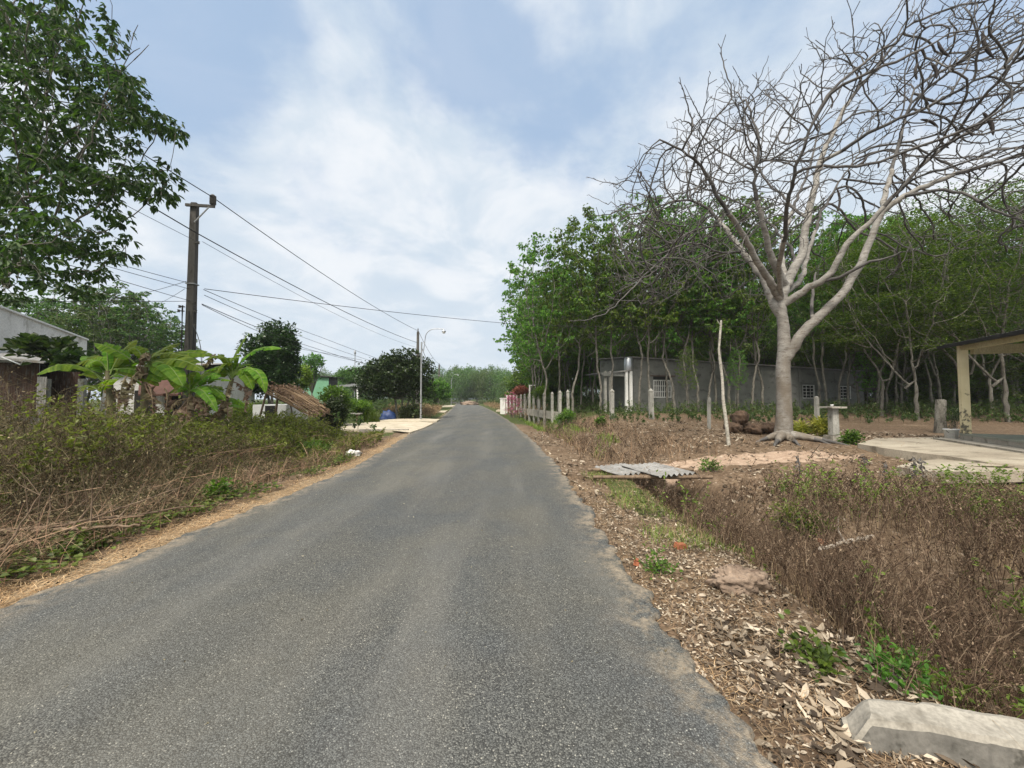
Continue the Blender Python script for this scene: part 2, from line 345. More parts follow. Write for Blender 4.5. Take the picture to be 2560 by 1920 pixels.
M['concrete'] = surf('concrete', (.24, .22, .185), (.40, .37, .32), 1.6, .9, .5, .008, (.15, .135, .11), fine=60, obj=False)
M['concrete_stained_shaded'] = surf('concrete_stained_shaded', (.10, .095, .085), (.24, .225, .20), 4, .95, .6, .01, (.05, .048, .04), fine=40, obj=False, detail=8)  # parapet front face: mould stains, with shade also put into the darker colour
M['concrete_pale'] = surf('concrete_pale', (.42, .36, .27), (.58, .51, .40), 1.2, .9, .3, .005, (.33, .28, .2), fine=50, obj=False)
M['patio'] = surf('patio', (.27, .23, .175), (.44, .39, .31), .9, .85, .35, .006, (.16, .135, .10), (.6, 1.6, 1), 35, obj=False)
M['concrete_pole'] = surf('concrete_pole', (.06, .055, .05), (.13, .12, .108), 2.5, .9, .5, .01, (.04, .035, .03), (1, 1, .3), 50)
M['house_grey'] = surf('house_grey', (.14, .143, .13), (.22, .22, .205), .6, .95, .3, .006, (.10, .10, .09), (1, 1, 1.5), 25, obj=False)
M['post'] = surf('post', (.22, .215, .19), (.40, .385, .35), 3, .9, .5, .008, (.14, .13, .10), (1, 1, .5), 40, obj=False)
M['white'] = surf('white', (.62, .61, .58), (.8, .79, .76), 1.2, .8, .2, .004, (.42, .4, .36), (1, 1, .4), obj=False)
M['white_clean'] = surf('white_clean', (.7, .7, .68), (.8, .8, .78), 2, .5, .05, .002)
M['yellow'] = surf('yellow', (.42, .36, .2), (.54, .48, .3), 1.5, .85, .2, .004, None, (1, 1, .5), obj=False)
# porch paint with black mould low down on the road side
m, t, b, o = new_mat('yellow_mould'); v = pos(t); s_ = N(t, 'ShaderNodeSeparateXYZ'); t.links.new(v, s_.inputs[0])
mo = mt('SUBTRACT', noise(t, 7, 6, v, .7), mr(s_.outputs[2], .4, 2.3, 0, .34, False, t), tree=t)
t.links.new(mixc(t, mr(mo, .36, .46, 0, 1, tree=t), ramp(t, noise(t, 2, 4, v), [(.3, (.50, .43, .26)), (.7, (.62, .55, .36))]), (.10, .092, .07)), b.inputs['Base Color']); b.inputs['Roughness'].default_value = .9
M['yellow_mould'] = m
M['green_wall'] = surf('green_wall', (.15, .34, .21), (.19, .40, .26), 1, .7, .1)
M['rust'] = surf('rust', (.03, .018, .014), (.08, .042, .028), 2.5, .9, .4, .01, (.09, .085, .08), (2, 2, .5), obj=False)
M['tin'] = surf('tin', (.17, .165, .155), (.36, .35, .34), 2.5, .6, .2, .004, (.2, .16, .12), obj=False, metal=.1)
M['tin_dark'] = surf('tin_dark', (.03, .03, .032), (.07, .068, .066), 2.5, .7, .2)
M['tank'] = surf('tank', (.5, .52, .55), (.65, .67, .7), 2, .3, .05, metal=.8)
M['tile_red'] = surf('tile_red', (.07, .032, .024), (.13, .06, .045), 5, .85, .6, .02, (.1, .07, .05), obj=False)
M['tile_green'] = surf('tile_green', (.19, .2, .17), (.27, .28, .24), 2, .4, .1)
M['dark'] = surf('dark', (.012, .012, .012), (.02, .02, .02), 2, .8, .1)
M['metal'] = surf('metal', (.30, .31, .32), (.44, .45, .46), 4, .45, .1, metal=.6)
M['rubber'] = surf('rubber', (.018, .018, .019), (.03, .03, .031), 3, .6, .1)
M['cable_grey'] = surf('cable_grey', (.10, .10, .11), (.14, .14, .15), 3, .6, .1)
M['wood'] = surf('wood', (.10, .065, .04), (.24, .175, .12), 6, .9, .6, .01, (.06, .04, .03), (1, 1, .4), obj=False)
M['log'] = surf('log', (.22, .18, .14), (.42, .37, .31), 5, .9, .7, .01, (.12, .09, .06), obj=False)
M['earth'] = surf('earth', (.13, .09, .065), (.33, .25, .19), 4, .95, 1, .03, (.08, .05, .035), obj=False, fine=25, detail=8)
M['earth_dark'] = surf('earth_dark', (.055, .035, .024), (.14, .09, .06), 4, .95, 1, .03, obj=False, fine=25, detail=8)
M['brick'] = surf('brick', (.26, .085, .04), (.36, .13, .07), 6, .9, .4, .005)
M['tarp'] = surf('tarp', (.012, .03, .10), (.03, .06, .18), 3, .5, .4, .02)
M['plastic'] = surf('plastic', (.6, .6, .58), (.78, .78, .75), 3, .4, .3, .01, (.4, .36, .3))
M['stone'] = leafm('stone', [(.12, .12, .12), (.22, .21, .19), (.38, .35, .3)], 0, rough=.9, patch=3, objvar=0)

# ------------------------------------------------------------------ ground, road
def axis(lo, hi, c, fine, n):
    a = np.linspace(-1, 1, n); s = np.sinh(a * 5.2) / np.sinh(5.2)
    return np.sort(np.unique(np.round(np.where(s < 0, c + s * (c - lo), c + s * (hi - c)), 4)))
gx = np.unique(np.concatenate([np.linspace(-6, 6, 170), np.sign(np.linspace(-1, 1, 160)) * (6 + 400 * (np.abs(np.linspace(-1, 1, 160))) ** 3.2)]))
gy = np.unique(np.concatenate([np.linspace(.9, 10, 170), np.linspace(-30, .9, 30), 10 + 590 * np.linspace(0, 1, 190) ** 2.4]))
X, Y = np.meshgrid(gx, gy)
Z = terrain(X, Y); nx = len(gx)
onroad = (X < xr(Y) - .12) & (X > xl(Y) + .12)
Z = np.where(onroad, -.09, Z)
ii = (np.arange(len(gy) - 1)[:, None] * nx + np.arange(nx - 1)[None]).ravel()
g = Soup().add(np.stack([X, Y, Z], -1).reshape(-1, 3), np.stack([ii, ii + 1, ii + nx + 1, ii + nx], -1)).build('ground', M['soil'], smooth=True)
tag(g, kind='structure', label='brown littered soil with straw verge, ditch and sandy tracks', cat='ground')
sr = X - xr(Y); sl = xl(Y) - X
zr = (.45 + .6 * fbm(X * 1.7, Y * 1.7, 9)) * sst(sl, -.3, .0) * (1 - sst(sl, .2, .65)) * (1 - .3 * sst(Y, 15, 25)) + .5 * sst(sr, -.3, 0) * (1 - sst(sr, .2, .4)) * (.4 + fbm(X * 2, Y * 2, 8)) * .8
zg = .8 * sst(sl, .35, 1.1) * fbm(X * .7, Y * .7, 3) * 1.3 + .75 * sst(sr, .45, .9) * (1 - sst(sr, 1.4, 2)) * sst(Y, 4.2, 6) * (1 - sst(Y, 7.5, 9)) + .65 * sst(Y, 20, 26) + .6 * sst(sl, 8, 14)
tx = [(4.2, 9.2), (6.5, 9.0), (9, 9.3)]
zb = np.exp(-((Y - 9.0 - .05 * X) / .55) ** 2) * sst(X, 3, 3.8) * (1 - sst(X, 7, 10)) * .95
zb = zb + .5 * sst(sr, 1.3, 1.6) * (1 - sst(sr, 2.6, 2.9)) * (1 - sst(Y, 6.2, 7)) * .5
ca = g.data.color_attributes.new('zone', 'FLOAT_COLOR', 'POINT')
cc = np.stack([zr, zg, zb, np.ones_like(zr)], -1).clip(0, 1).astype(np.float32); ca.data.foreach_set('color', cc.ravel())

ry = np.unique(np.concatenate([np.linspace(-30, 1, 25), np.linspace(1, 12, 280), 12 + 240 * np.linspace(0, 1, 140) ** 2]))
cols = np.concatenate([[0, .004, .012, .03, .06], np.linspace(.1, .9, 17), [.94, .97, .988, .996, 1]])
wl = xl(ry) + (fbm(ry * 2.2, ry * 0, 31) - .5) * .22 + (fbm(ry * 13, ry * 0, 32) - .5) * .12
wr = xr(ry) + (fbm(ry * 2.2, ry * 0, 33) - .5) * .2 + (fbm(ry * 13, ry * 0, 34) - .5) * .14
RX = wl[:, None] + (wr - wl)[:, None] * cols[None]; RY = np.repeat(ry[:, None], len(cols), 1)
RZ = .035 * (1 - (2 * cols[None] - 1) ** 2) + (fbm(RX * .8, RY * .8, 35) - .5) * .02 - .045 * (np.abs(2 * cols[None] - 1) > .999)
k = len(cols); ii = (np.arange(len(ry) - 1)[:, None] * k + np.arange(k - 1)[None]).ravel()
rd = Soup().add(np.stack([RX, RY, RZ], -1).reshape(-1, 3), np.stack([ii, ii + 1, ii + k + 1, ii + k], -1)).build('road', M['asphalt'], smooth=True)
tag(rd, kind='structure', label='grey chip asphalt village road running away to the left', cat='road')
e = rd.data.attributes.new('edge', 'FLOAT', 'POINT'); dl = np.minimum(RX - wl[:, None], wr[:, None] - RX)
ln_ = rd.data.attributes.new('lane', 'FLOAT', 'POINT'); fr_x = (RX - wl[:, None]) / (wr - wl)[:, None]; ln_.data.foreach_set('value', (np.exp(-((fr_x - .27) / .07) ** 2) * .4 + np.exp(-((fr_x - .66) / .08) ** 2) * .22).astype(np.float32).ravel())
e.data.foreach_set('value', (1 - sst(dl, 0, .4)).astype(np.float32).ravel())

# ------------------------------------------------------------------ plant construction kit
def grow(att, nodes, parents, step, di, dk, iters=90, rng=None, trop=(0, 0, .05), jit=.12, inert=0):
    nodes = [np.array(n, float) for n in nodes]; nodes = np.array(nodes); parents = list(parents)
    att = np.array(att); trop = np.array(trop)
    def nearest(A, Nn): 
        d = np.linalg.norm(A[:, None] - Nn[None], axis=2); j = d.argmin(1); return d[np.arange(len(A)), j], j
    bd = np.full(len(att), 1e9); bi = np.zeros(len(att), int)
    start = 0
    for it in range(iters):
        new = nodes[start:]
        if len(new):
            for c in range(0, len(att), 1500):
                d, j = nearest(att[c:c + 1500], new); better = d < bd[c:c + 1500]
                bd[c:c + 1500][better] = d[better]; bi[c:c + 1500][better] = j[better] + start
        keep = bd > dk; att, bd, bi = att[keep], bd[keep], bi[keep]
        if len(att) == 0: break
        act = bd < di
        if not act.any(): break
        u, inv = np.unique(bi[act], return_inverse=True)
        kc = np.bincount(np.array(parents)[np.array(parents) >= 0], minlength=len(nodes))
        full = kc[u] >= 3
        if full.any():
            drop = act.copy(); drop[act] = full[inv]; keep = ~drop; att, bd, bi = att[keep], bd[keep], bi[keep]
            act = bd < di
            if not act.any(): break
            u, inv = np.unique(bi[act], return_inverse=True)
        dirs = np.zeros((len(u), 3)); np.add.at(dirs, inv, nrm(att[act] - nodes[bi[act]]))
        pu = np.array(parents)[u]; pd = np.where((pu >= 0)[:, None], nrm(nodes[u] - nodes[np.maximum(pu, 0)]), 0)
        dirs = nrm(nrm(dirs) + trop + rng.normal(0, jit, dirs.shape) + inert * pd)
        start = len(nodes); cand = nodes[u] + dirs * step
        # avoid stalling duplicates
        nodes = np.concatenate([nodes, cand]); parents += list(u)
        if len(nodes) > 14000: break
    return nodes, np.array(parents)
def radii(nodes, par, tip, expo=2.3, given=None):
    n = len(nodes); acc = np.zeros(n); r = np.zeros(n)
    for i in range(n - 1, -1, -1):
        r[i] = max(acc[i], tip ** expo) ** (1 / expo)
        if given is not None and i < len(given): r[i] = max(r[i], given[i]) if given[i] > 0 else r[i]
        if par[i] >= 0: acc[par[i]] += (r[i] ** expo if (given is None or i >= len(given)) else 0)
    return r
def skel(soup, nodes, par, r, k, m=0, rmin=0, rmax=9):
    n = len(nodes); par = np.asarray(par)
    main = np.full(n, -1); best = np.zeros(n)
    for i in range(n):
        p = par[i]
        if p >= 0 and r[i] > best[p]: best[p] = r[i]; main[p] = i
    din = np.zeros((n, 3)); h = par >= 0; din[h] = nrm(nodes[h] - nodes[par[h]])
    t = din.copy(); mm = main >= 0; t[mm] += nrm(nodes[main[mm]] - nodes[mm]); t = nrm(t); t[np.linalg.norm(t, axis=1) < .1] = (0, 0, 1)
    ref = np.array([.25, .93, .2])
    def ring(c, t, rr):
        a = nrm(np.cross(t, ref)); b = np.cross(t, a); th = np.arange(k) * 2 * pi / k
        return c[:, None] + rr[:, None, None] * (np.cos(th)[None, :, None] * a[:, None] + np.sin(th)[None, :, None] * b[:, None])
    rr = ring(nodes, t, r)
    ok = h & (r >= rmin) & (r < rmax)
    ch = np.where(ok)[0]; ismain = main[par[ch]] == ch
    j = np.arange(k); j2 = (j + 1) % k
    a = ch[ismain]; F1 = np.stack([par[a][:, None] * k + j, par[a][:, None] * k + j2, a[:, None] * k + j2, a[:, None] * k + j], -1).reshape(-1, 4)
    bch = ch[~ismain]
    ex = ring(nodes[par[bch]], nrm(din[bch]), np.minimum(r[bch] * 1.15, r[par[bch]])) if len(bch) else np.zeros((0, k, 3))
    base = n * k + np.arange(len(bch)) * k
    F2 = np.stack([base[:, None] + j, base[:, None] + j2, bch[:, None] * k + j2, bch[:, None] * k + j], -1).reshape(-1, 4)
    V = np.concatenate([rr.reshape(-1, 3), ex.reshape(-1, 3)]); F = np.concatenate([F1, F2])
    used = np.unique(F); mp = np.full(len(V), -1); mp[used] = np.arange(len(used)); soup.add(V[used], mp[F], m)
def leafq(Pp, D, U, Lg, W, fold=.2, droop=.15):
    D = nrm(D); S = nrm(np.cross(D, U)); Nn = np.cross(S, D); Lg = np.asarray(Lg)[..., None] * np.ones((len(Pp), 1)); W = np.asarray(W)[..., None] * np.ones((len(Pp), 1))
    a_ = D * .3 * Lg + Nn * fold * W; b_ = D * .68 * Lg + Nn * (fold * W - droop * .4 * Lg); h_ = S * W / 2
    return np.stack([Pp, Pp + a_ + h_ * .92, Pp + b_ + h_ * .88, Pp + D * Lg - Nn * droop * Lg, Pp + b_ - h_ * .88, Pp + a_ - h_ * .92], 1)
def az(a, el): return np.stack([np.cos(a) * np.cos(el), np.sin(a) * np.cos(el), np.sin(el)], -1)
def clusters_rubber(tips, rng, nl=8, pet=.2, Lg=.17, W=.065):
    n = len(tips) * nl; T = np.repeat(tips, nl, 0); a = rng.uniform(0, 2 * pi, n); el = rng.uniform(-.3, .8, n)
    base = T + az(a, el) * (pet * rng.uniform(.4, 1.2, n))[:, None] + rng.normal(0, .04, (n, 3))
    out = []
    for k in (-.55, 0, .55):
        e2 = rng.uniform(-1.1, -.15, n); D = az(a + k + rng.normal(0, .15, n), e2); out.append(leafq(base, D, np.tile([0, 0, 1.], (n, 1)) + rng.normal(0, .25, (n, 3)), Lg * rng.uniform(.7, 1.2, n), W * rng.uniform(.8, 1.2, n)))
    return np.concatenate(out)
def clusters_flat(tips, rng, nl=16, sp=.38, Lg=.12, W=.055):
    n = len(tips) * nl; T = np.repeat(tips, nl, 0)
    off = rng.normal(0, 1, (n, 3)) * np.array([sp, sp, sp * .13]); a = rng.uniform(0, 2 * pi, n)
    return leafq(T + off, az(a, rng.uniform(-.5, .15, n)), np.tile([0, 0, 1.], (n, 1)) + rng.normal(0, .3, (n, 3)), Lg * rng.uniform(.7, 1.3, n), W * rng.uniform(.8, 1.2, n))
def clusters_round(tips, rng, nl=9, Lg=.15, W=.08, sp=.05):
    n = len(tips) * nl; T = np.repeat(tips, nl, 0); a = rng.uniform(0, 2 * pi, n); el = rng.uniform(-.3, 1.2, n)
    D = az(a, el); return leafq(T + D * sp + rng.normal(0, sp, (n, 3)), D, np.tile([0, 0, 1.], (n, 1)) + rng.normal(0, .4, (n, 3)), Lg * rng.uniform(.7, 1.2, n), W * rng.uniform(.8, 1.2, n))
def ell(rng, n, c, r, inner=.0):
    d = nrm(rng.normal(0, 1, (n, 3))); q = (rng.uniform(inner ** 3, 1, n)) ** (1 / 3); return np.array(c) + d * q[:, None] * np.array(r)
def tree_mesh(name, label, cat, rng, trunk, blobs, natt, leaf, leafmat, bark, step=.35, di=3, dk=.5, tip=.012, basr=.12, k=7, loc=(0, 0, 0), group=None, addm=None, expo=2.5, trop=(0, 0, .05), tipdens=1.0, cls=None):
    """trunk: polyline in local coordinates; blobs: (centre, radii) crown lobes"""
    root = thing(name, label, cat, loc, 0, group)
    pts = [np.array(trunk[0], float)]; 
    for a_, b_ in zip(trunk[:-1], trunk[1:]):
        a_ = np.array(a_, float); b_ = np.array(b_, float); n = max(2, int(np.linalg.norm(b_ - a_) / step))
        for q in range(1, n + 1): pts.append(a_ + (b_ - a_) * q / n + rng.normal(0, .02, 3) * (1, 1, 0))
    par = [-1] + list(range(len(pts) - 1))
    tot = sum(np.prod(b[1]) for b in blobs); att = np.concatenate([ell(rng, max(8, int(natt * np.prod(r_) / tot)), c, r_, .35) for c, r_ in blobs])
    nodes, par = grow(att, pts, par, step, di, dk, 70, rng, trop)
    ln = len(pts); gv = np.linspace(basr, basr * .55, ln)
    r = radii(nodes, par, tip, expo, gv); r = np.minimum(r, basr)
    if basr > .04: r[0] *= 1.25
    s = Soup(); skel(s, nodes, par, r, k); s.build('trunk', bark, root, True)
    kids = np.bincount(par[par >= 0], minlength=len(nodes)); tips = nodes[(kids == 0) & (np.arange(len(nodes)) >= ln)]
    other = nodes[(np.arange(len(nodes)) >= ln) & (r < tip * 1.9) & (rng.uniform(0, 1, len(nodes)) < .45 * tipdens)]
    tips = np.concatenate([tips, other]); s = Soup(); s.quads(leaf(tips, rng)); s.build('crown', leafmat, root)
    return root
def scaled(o, loc, s, rz): o.location = tuple(loc); o.scale = (s[0], s[0], s[1]) if isinstance(s, tuple) else (s, s, s); o.rotation_euler = (0, 0, rz); return o

# ------------------------------------------------------------------ the big bare tree
rng = np.random.default_rng(7)
KY = 12.35
def kp(z, dy=0, sc8=True):      # traced point of the photograph at its depth
    return P(1280 + .5787 * z[0], 350 + .5787 * z[1], KY + dy)
base = G(1958, 1097); KY = base[1]
root = thing('silk_cotton_tree', 'big leafless tree with pale ringed trunk and long dark hanging pods', 'tree', (0, 0, 0))
tr = [kp((1173, 1300)), kp((1174, 1230)), kp((1176, 1130)), kp((1172, 1000)), kp((1176, 900)), kp((1172, 800)), kp((1163, 740)), kp((1163, 685))]
tr[0][2] = base[2] - .15
nodes = []; par = []; rad = []
def addlimb(pts, rs, attach=None, jit=.018, step=.2):
    pts = [np.array(p) for p in pts]; ids = []
    if attach is None: prev = -1; nodes.append(pts[0]); par.append(-1); rad.append(rs[0]); prev = 0; ids.append(0)
    else:
        A = np.array([nodes[i] for i in attach]); prev = attach[int(np.linalg.norm(A - pts[0], axis=1).argmin())]; pts = [np.array(nodes[prev])] + pts[1:]
    n = len(pts); rs = np.interp(np.linspace(0, 1, n), np.linspace(0, 1, len(rs)), rs)
    # smooth path
    tt = np.arange(n); L_ = sum(np.linalg.norm(pts[i + 1] - pts[i]) for i in range(n - 1)); m = max(2, int(L_ / step))
    A = np.array(pts); q = np.linspace(0, n - 1, m + 1)[1:]
    def cr(u):
        i = min(int(u), n - 2); f = u - i; p0 = A[max(i - 1, 0)]; p1 = A[i]; p2 = A[i + 1]; p3 = A[min(i + 2, n - 1)]
        return .5 * (2 * p1 + (p2 - p0) * f + (2 * p0 - 5 * p1 + 4 * p2 - p3) * f * f + (3 * p1 - p0 - 3 * p2 + p3) * f ** 3)
    for u in q:
        nodes.append(cr(u) + rng.normal(0, jit, 3)); par.append(prev); rad.append(float(np.interp(u, tt, rs))); prev = len(nodes) - 1; ids.append(prev)
    return ids
T = addlimb(tr, [.34, .262, .235, .222, .21, .18, .17, .185], None, .006, .12)
A1 = addlimb([kp((1190, 960)), kp((1215, 900), -.15), kp((1265, 820), -.3), kp((1340, 750), -.4), kp((1430, 660), -.6), kp((1500, 540), -.7), kp((1560, 400), -.8), kp((1600, 310), -.9)], [.165, .175, .16, .145, .13, .115, .10, .09], T)
A2 = addlimb([kp((1600, 310), -.9), kp((1700, 240), -1.2), kp((1850, 170), -1.6), kp((2040, 110), -2), kp((2230, 60), -2.3), kp((2500, 0), -2.4)], [.10, .085, .07, .055, .045, .03], A1)
A3 = addlimb([kp((1600, 310), -.9), kp((1620, 200), -.6), kp((1650, 90), -.3), kp((1690, -60), 0), kp((1740, -220), .2)], [.09, .075, .06, .05, .035], A1)
A4 = addlimb([kp((1300, 780), -.4), kp((1292, 730), -.2), kp((1300, 650), .2), kp((1312, 572), .5)], [.07, .06, .05, .035], A1, .01)
A5 = addlimb([kp((1700, 240), -1.2), kp((1840, 220), -1.9), kp((1960, 235), -2.3), kp((2100, 310), -2.7), kp((2230, 350), -3)], [.06, .05, .042, .034, .025], A2)
B1 = addlimb([kp((1180, 715)), kp((1215, 685), -.2), kp((1280, 640), -.5), kp((1370, 580), -.9), kp((1450, 450), -1.2), kp((1560, 340), -1.5), kp((1680, 210), -1.9), kp((1830, 60), -2.3), kp((2000, -60), -2.6)], [.15, .13, .115, .10, .085, .07, .058, .045, .03], T)
B2 = addlimb([kp((1355, 610), -.8), kp((1420, 590), -1.1), kp((1500, 545), -1.5), kp((1600, 515), -1.7), kp((1690, 485), -2)], [.06, .055, .05, .035, .02], B1)
Cc = addlimb([kp((1165, 690)), kp((1185, 620), .1), kp((1225, 545), .2), kp((1258, 480), .25), kp((1268, 380), .3), kp((1300, 250), .4), kp((1330, 100), .5), kp((1390, -40), .6), kp((1480, -200), .5), kp((1590, -330), .4), kp((1700, -480), .2)], [.19, .17, .15, .14, .125, .11, .09, .08, .062, .048, .03], T)
C2 = addlimb([kp((1268, 330), .3), kp((1230, 310), .7), kp((1180, 250), 1.2), kp((1090, 170), 1.8), kp((1040, 60), 2.2), kp((1010, -60), 2.5)], [.07, .06, .05, .042, .034, .025], Cc)
C3 = addlimb([kp((1330, 100), .5), kp((1420, 50), .0), kp((1560, -40), -.8), kp((1750, -120), -1.6), kp((1950, -230), -2.4), kp((2150, -330), -3)], [.075, .065, .055, .045, .038, .025], Cc)
D1 = addlimb([kp((1160, 600)), kp((1135, 540), -.3), kp((1110, 480), -.5), kp((1090, 380), -.8), kp((1062, 280), -1.0), kp((1045, 180), -1.2), kp((1060, 100), -1.4), kp((1110, 90), -1.6)], [.14, .12, .10, .085, .07, .055, .045, .03], Cc)
E1 = addlimb([kp((1155, 690)), kp((1120, 620), -.4), kp((1085, 570), -.6), kp((1030, 470), -1.0), kp((975, 370), -1.4), kp((900, 260), -1.8), kp((830, 140), -2.1), kp((760, 60), -2.4), kp((640, 0), -2.7)], [.14, .12, .105, .09, .075, .06, .048, .036, .024], T)
F1 = addlimb([kp((1155, 760)), kp((1125, 700), .1), kp((1100, 620), .3), kp((1050, 545), .5), kp((985, 470), .8), kp((920, 380), 1.2), kp((880, 330), 1.4), kp((800, 270), 1.5), kp((700, 265), 1.4), kp((580, 310), 1.2)], [.16, .15, .135, .12, .10, .08, .065, .05, .04, .028], T)
F2 = addlimb([kp((985, 480), .8), kp((900, 485), .4), kp((800, 445), -.2), kp((700, 470), -.8), kp((600, 560), -1.2), kp((480, 680), -1.5), kp((370, 765), -1.7), kp((250, 780), -1.8)], [.045, .04, .035, .03, .026, .02, .016, .01], F1)
F3 = addlimb([kp((900, 360), 1.2), kp((820, 380), .6), kp((720, 430), 0), kp((640, 540), -.4), kp((560, 600), -.6), kp((430, 670), -.8)], [.04, .034, .028, .024, .018, .01], F1)
H1 = addlimb([kp((1150, 600)), kp((1165, 480), .8), kp((1190, 370), 1.4), kp((1230, 260), 1.8), kp((1290, 100), 2.2), kp((1330, -60), 2.6)], [.10, .085, .07, .06, .045, .03], Cc)
I1 = addlimb([kp((1190, 660)), kp((1250, 590), .8), kp((1275, 500), 1.5), kp((1330, 340), 2.0), kp((1400, 200), 2.5), kp((1500, 60), 3)], [.11, .09, .075, .06, .045, .03], T)
J1 = addlimb([kp((1210, 580), .2), kp((1215, 500), 1.2), kp((1130, 380), 2.2), kp((1000, 280), 3.0), kp((870, 220), 3.6)], [.07, .06, .05, .04, .03], Cc)
K1 = addlimb([kp((1170, 640)), kp((1150, 560), -1.0), kp((1180, 430), -2.0), kp((1190, 280), -2.8), kp((1230, 120), -3.4), kp((1290, -60), -3.8)], [.09, .08, .065, .055, .042, .03], T)
# roots spreading over the ground
for px, py, q in [(1880, 1108, .5), (2095, 1112, .9), (2010, 1118, .8), (1930, 1120, .3), (2150, 1118, 1.1), (1925, 1092, .5)]:
    e = G(px, py); b0 = np.array([base[0], base[1], base[2] + .28]); md = b0 * .45 + e * .55; md[2] = tz(md[0], md[1]) + .07; e[2] -= .03
    addlimb([b0, b0 * .75 + e * .25 - (0, 0, .08), md, e], [.19, .14, .07, .004], T[:4], .01, .1)
n0 = len(nodes); rad = [q_ * .86 for q_ in rad]
dm = lambda n, c, r_, i=.45: ell(rng, n, c, r_, i)
cx, cy = nodes[T[-1]][0], nodes[T[-1]][1]
att = np.concatenate([dm(3000, (cx + 2.0, cy, 8.1), (7.4, 5.7, 6.5), .55), dm(1300, (cx - 2.6, cy - .3, 7.7), (3.2, 3.4, 2.9), .2), dm(420, (cx - 4.3, cy, 5.8), (2.4, 2.5, 1.5), .3), dm(1000, (cx + 6.5, cy - 1.5, 10), (4.5, 4.0, 4.0), .2)])
el = (att[:, 2] - 4.2) > .25 * np.abs(att[:, 0] - cx + 5) * 0
rel = att - np.array([cx, cy, 5.0]); hd = np.linalg.norm(rel[:, :2], axis=1)
att = att[(att[:, 2] > 6.0 + 0 * hd) | ((rel[:, 0] < -2.2) & (att[:, 2] > 4.4))]
pxs = 1280 + att[:, 0] / att[:, 1] * FPX; pys = HOR - (att[:, 2] - CAMH) / att[:, 1] * FPX
lim = np.interp(pxs, [1500, 1630, 1780, 1880, 2000, 2130, 2250, 2300, 2600], [490, 370, 265, 195, 150, 90, 20, -40, -120]) + 110 * (fbm(pxs / 45, pys / 60, 3) - .5)
att = att[(pys > lim) & (pxs > 1530)]
print('kapok att', len(att))
nodes_, par_ = grow(att, nodes, par, .2, 2.2, .30, 90, rng, (.0, 0, .10), .18, .6)
# short knobby end twigs
kids = np.bincount(par_[par_ >= 0], minlength=len(nodes_)); cand = np.where(np.arange(len(nodes_)) > n0)[0]
ext_n = []; ext_p = []; cnt = len(nodes_)
for i in cand:
    if rng.uniform() < (.95 if kids[i] == 0 else .42):
        d = nrm(nodes_[i] - nodes_[par_[i]]); p = nodes_[i]; pi_ = i; d = nrm(d + rng.normal(0, .75 if kids[i] else .3, 3) + (0, 0, .15))
        for s_ in range(2 if kids[i] else 3):
            p = p + d * rng.uniform(.07, .13); ext_n.append(p); ext_p.append(pi_); pi_ = cnt; cnt += 1; d = nrm(d + rng.normal(0, .28, 3) + (0, 0, .06))
# long straight whips reaching out of the crown
cen = np.array([cx, cy, 5.5]); kk_ = np.where((kids == 0) & (np.arange(len(nodes_)) > n0))[0]
for i in kk_:
    o_ = nodes_[i] - cen; dn_ = np.linalg.norm(o_ / np.array([7.5, 6, 7.5]))
    if rng.uniform() > (.55 if dn_ > .8 else .18): continue
    d = nrm(nrm(o_) * (1, 1, .9) + .7 * nrm(nodes_[i] - nodes_[par_[i]]) + rng.normal(0, .22, 3)); p = nodes_[i]; pi_ = i; zg = 1
    for s_ in range(rng.integers(4, 10)):
        zg = -zg; p = p + nrm(d + rng.normal(0, .10, 3) + zg * .16 * np.array([-d[2], 0, d[0]])) * rng.uniform(.11, .17); ext_n.append(p); ext_p.append(pi_); pi_ = cnt; cnt += 1; d = nrm(d + rng.normal(0, .05, 3) + (0, 0, .02))
        if rng.uniform() < .55:
            q_ = p; qi = pi_; dd = nrm(d + rng.normal(0, .6, 3))
            for _ in range(rng.integers(1, 4)): q_ = q_ + dd * .08; ext_n.append(q_); ext_p.append(qi); qi = cnt; cnt += 1
nodes_ = np.concatenate([nodes_, np.array(ext_n)]); par_ = np.concatenate([par_, ext_p]).astype(int)
given = np.array(rad)
acc = np.zeros(len(nodes_)); r = np.zeros(len(nodes_)); tip = .0070
for i in range(len(nodes_) - 1, -1, -1):
    if i < n0: r[i] = given[i]
    else:
        r[i] = max(acc[i], tip ** 2.35) ** (1 / 2.35)
        acc[par_[i]] += r[i] ** 2.35
r = np.where(np.arange(len(nodes_)) >= n0, np.minimum(r, .042), r)
print('kapok nodes', len(nodes_))
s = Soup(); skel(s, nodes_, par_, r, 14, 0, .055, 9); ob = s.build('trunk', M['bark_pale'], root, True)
s = Soup(); skel(s, nodes_, par_, r, 6, 0, 0, .055); s.build('twigs', M['twig_dark'], root, True)
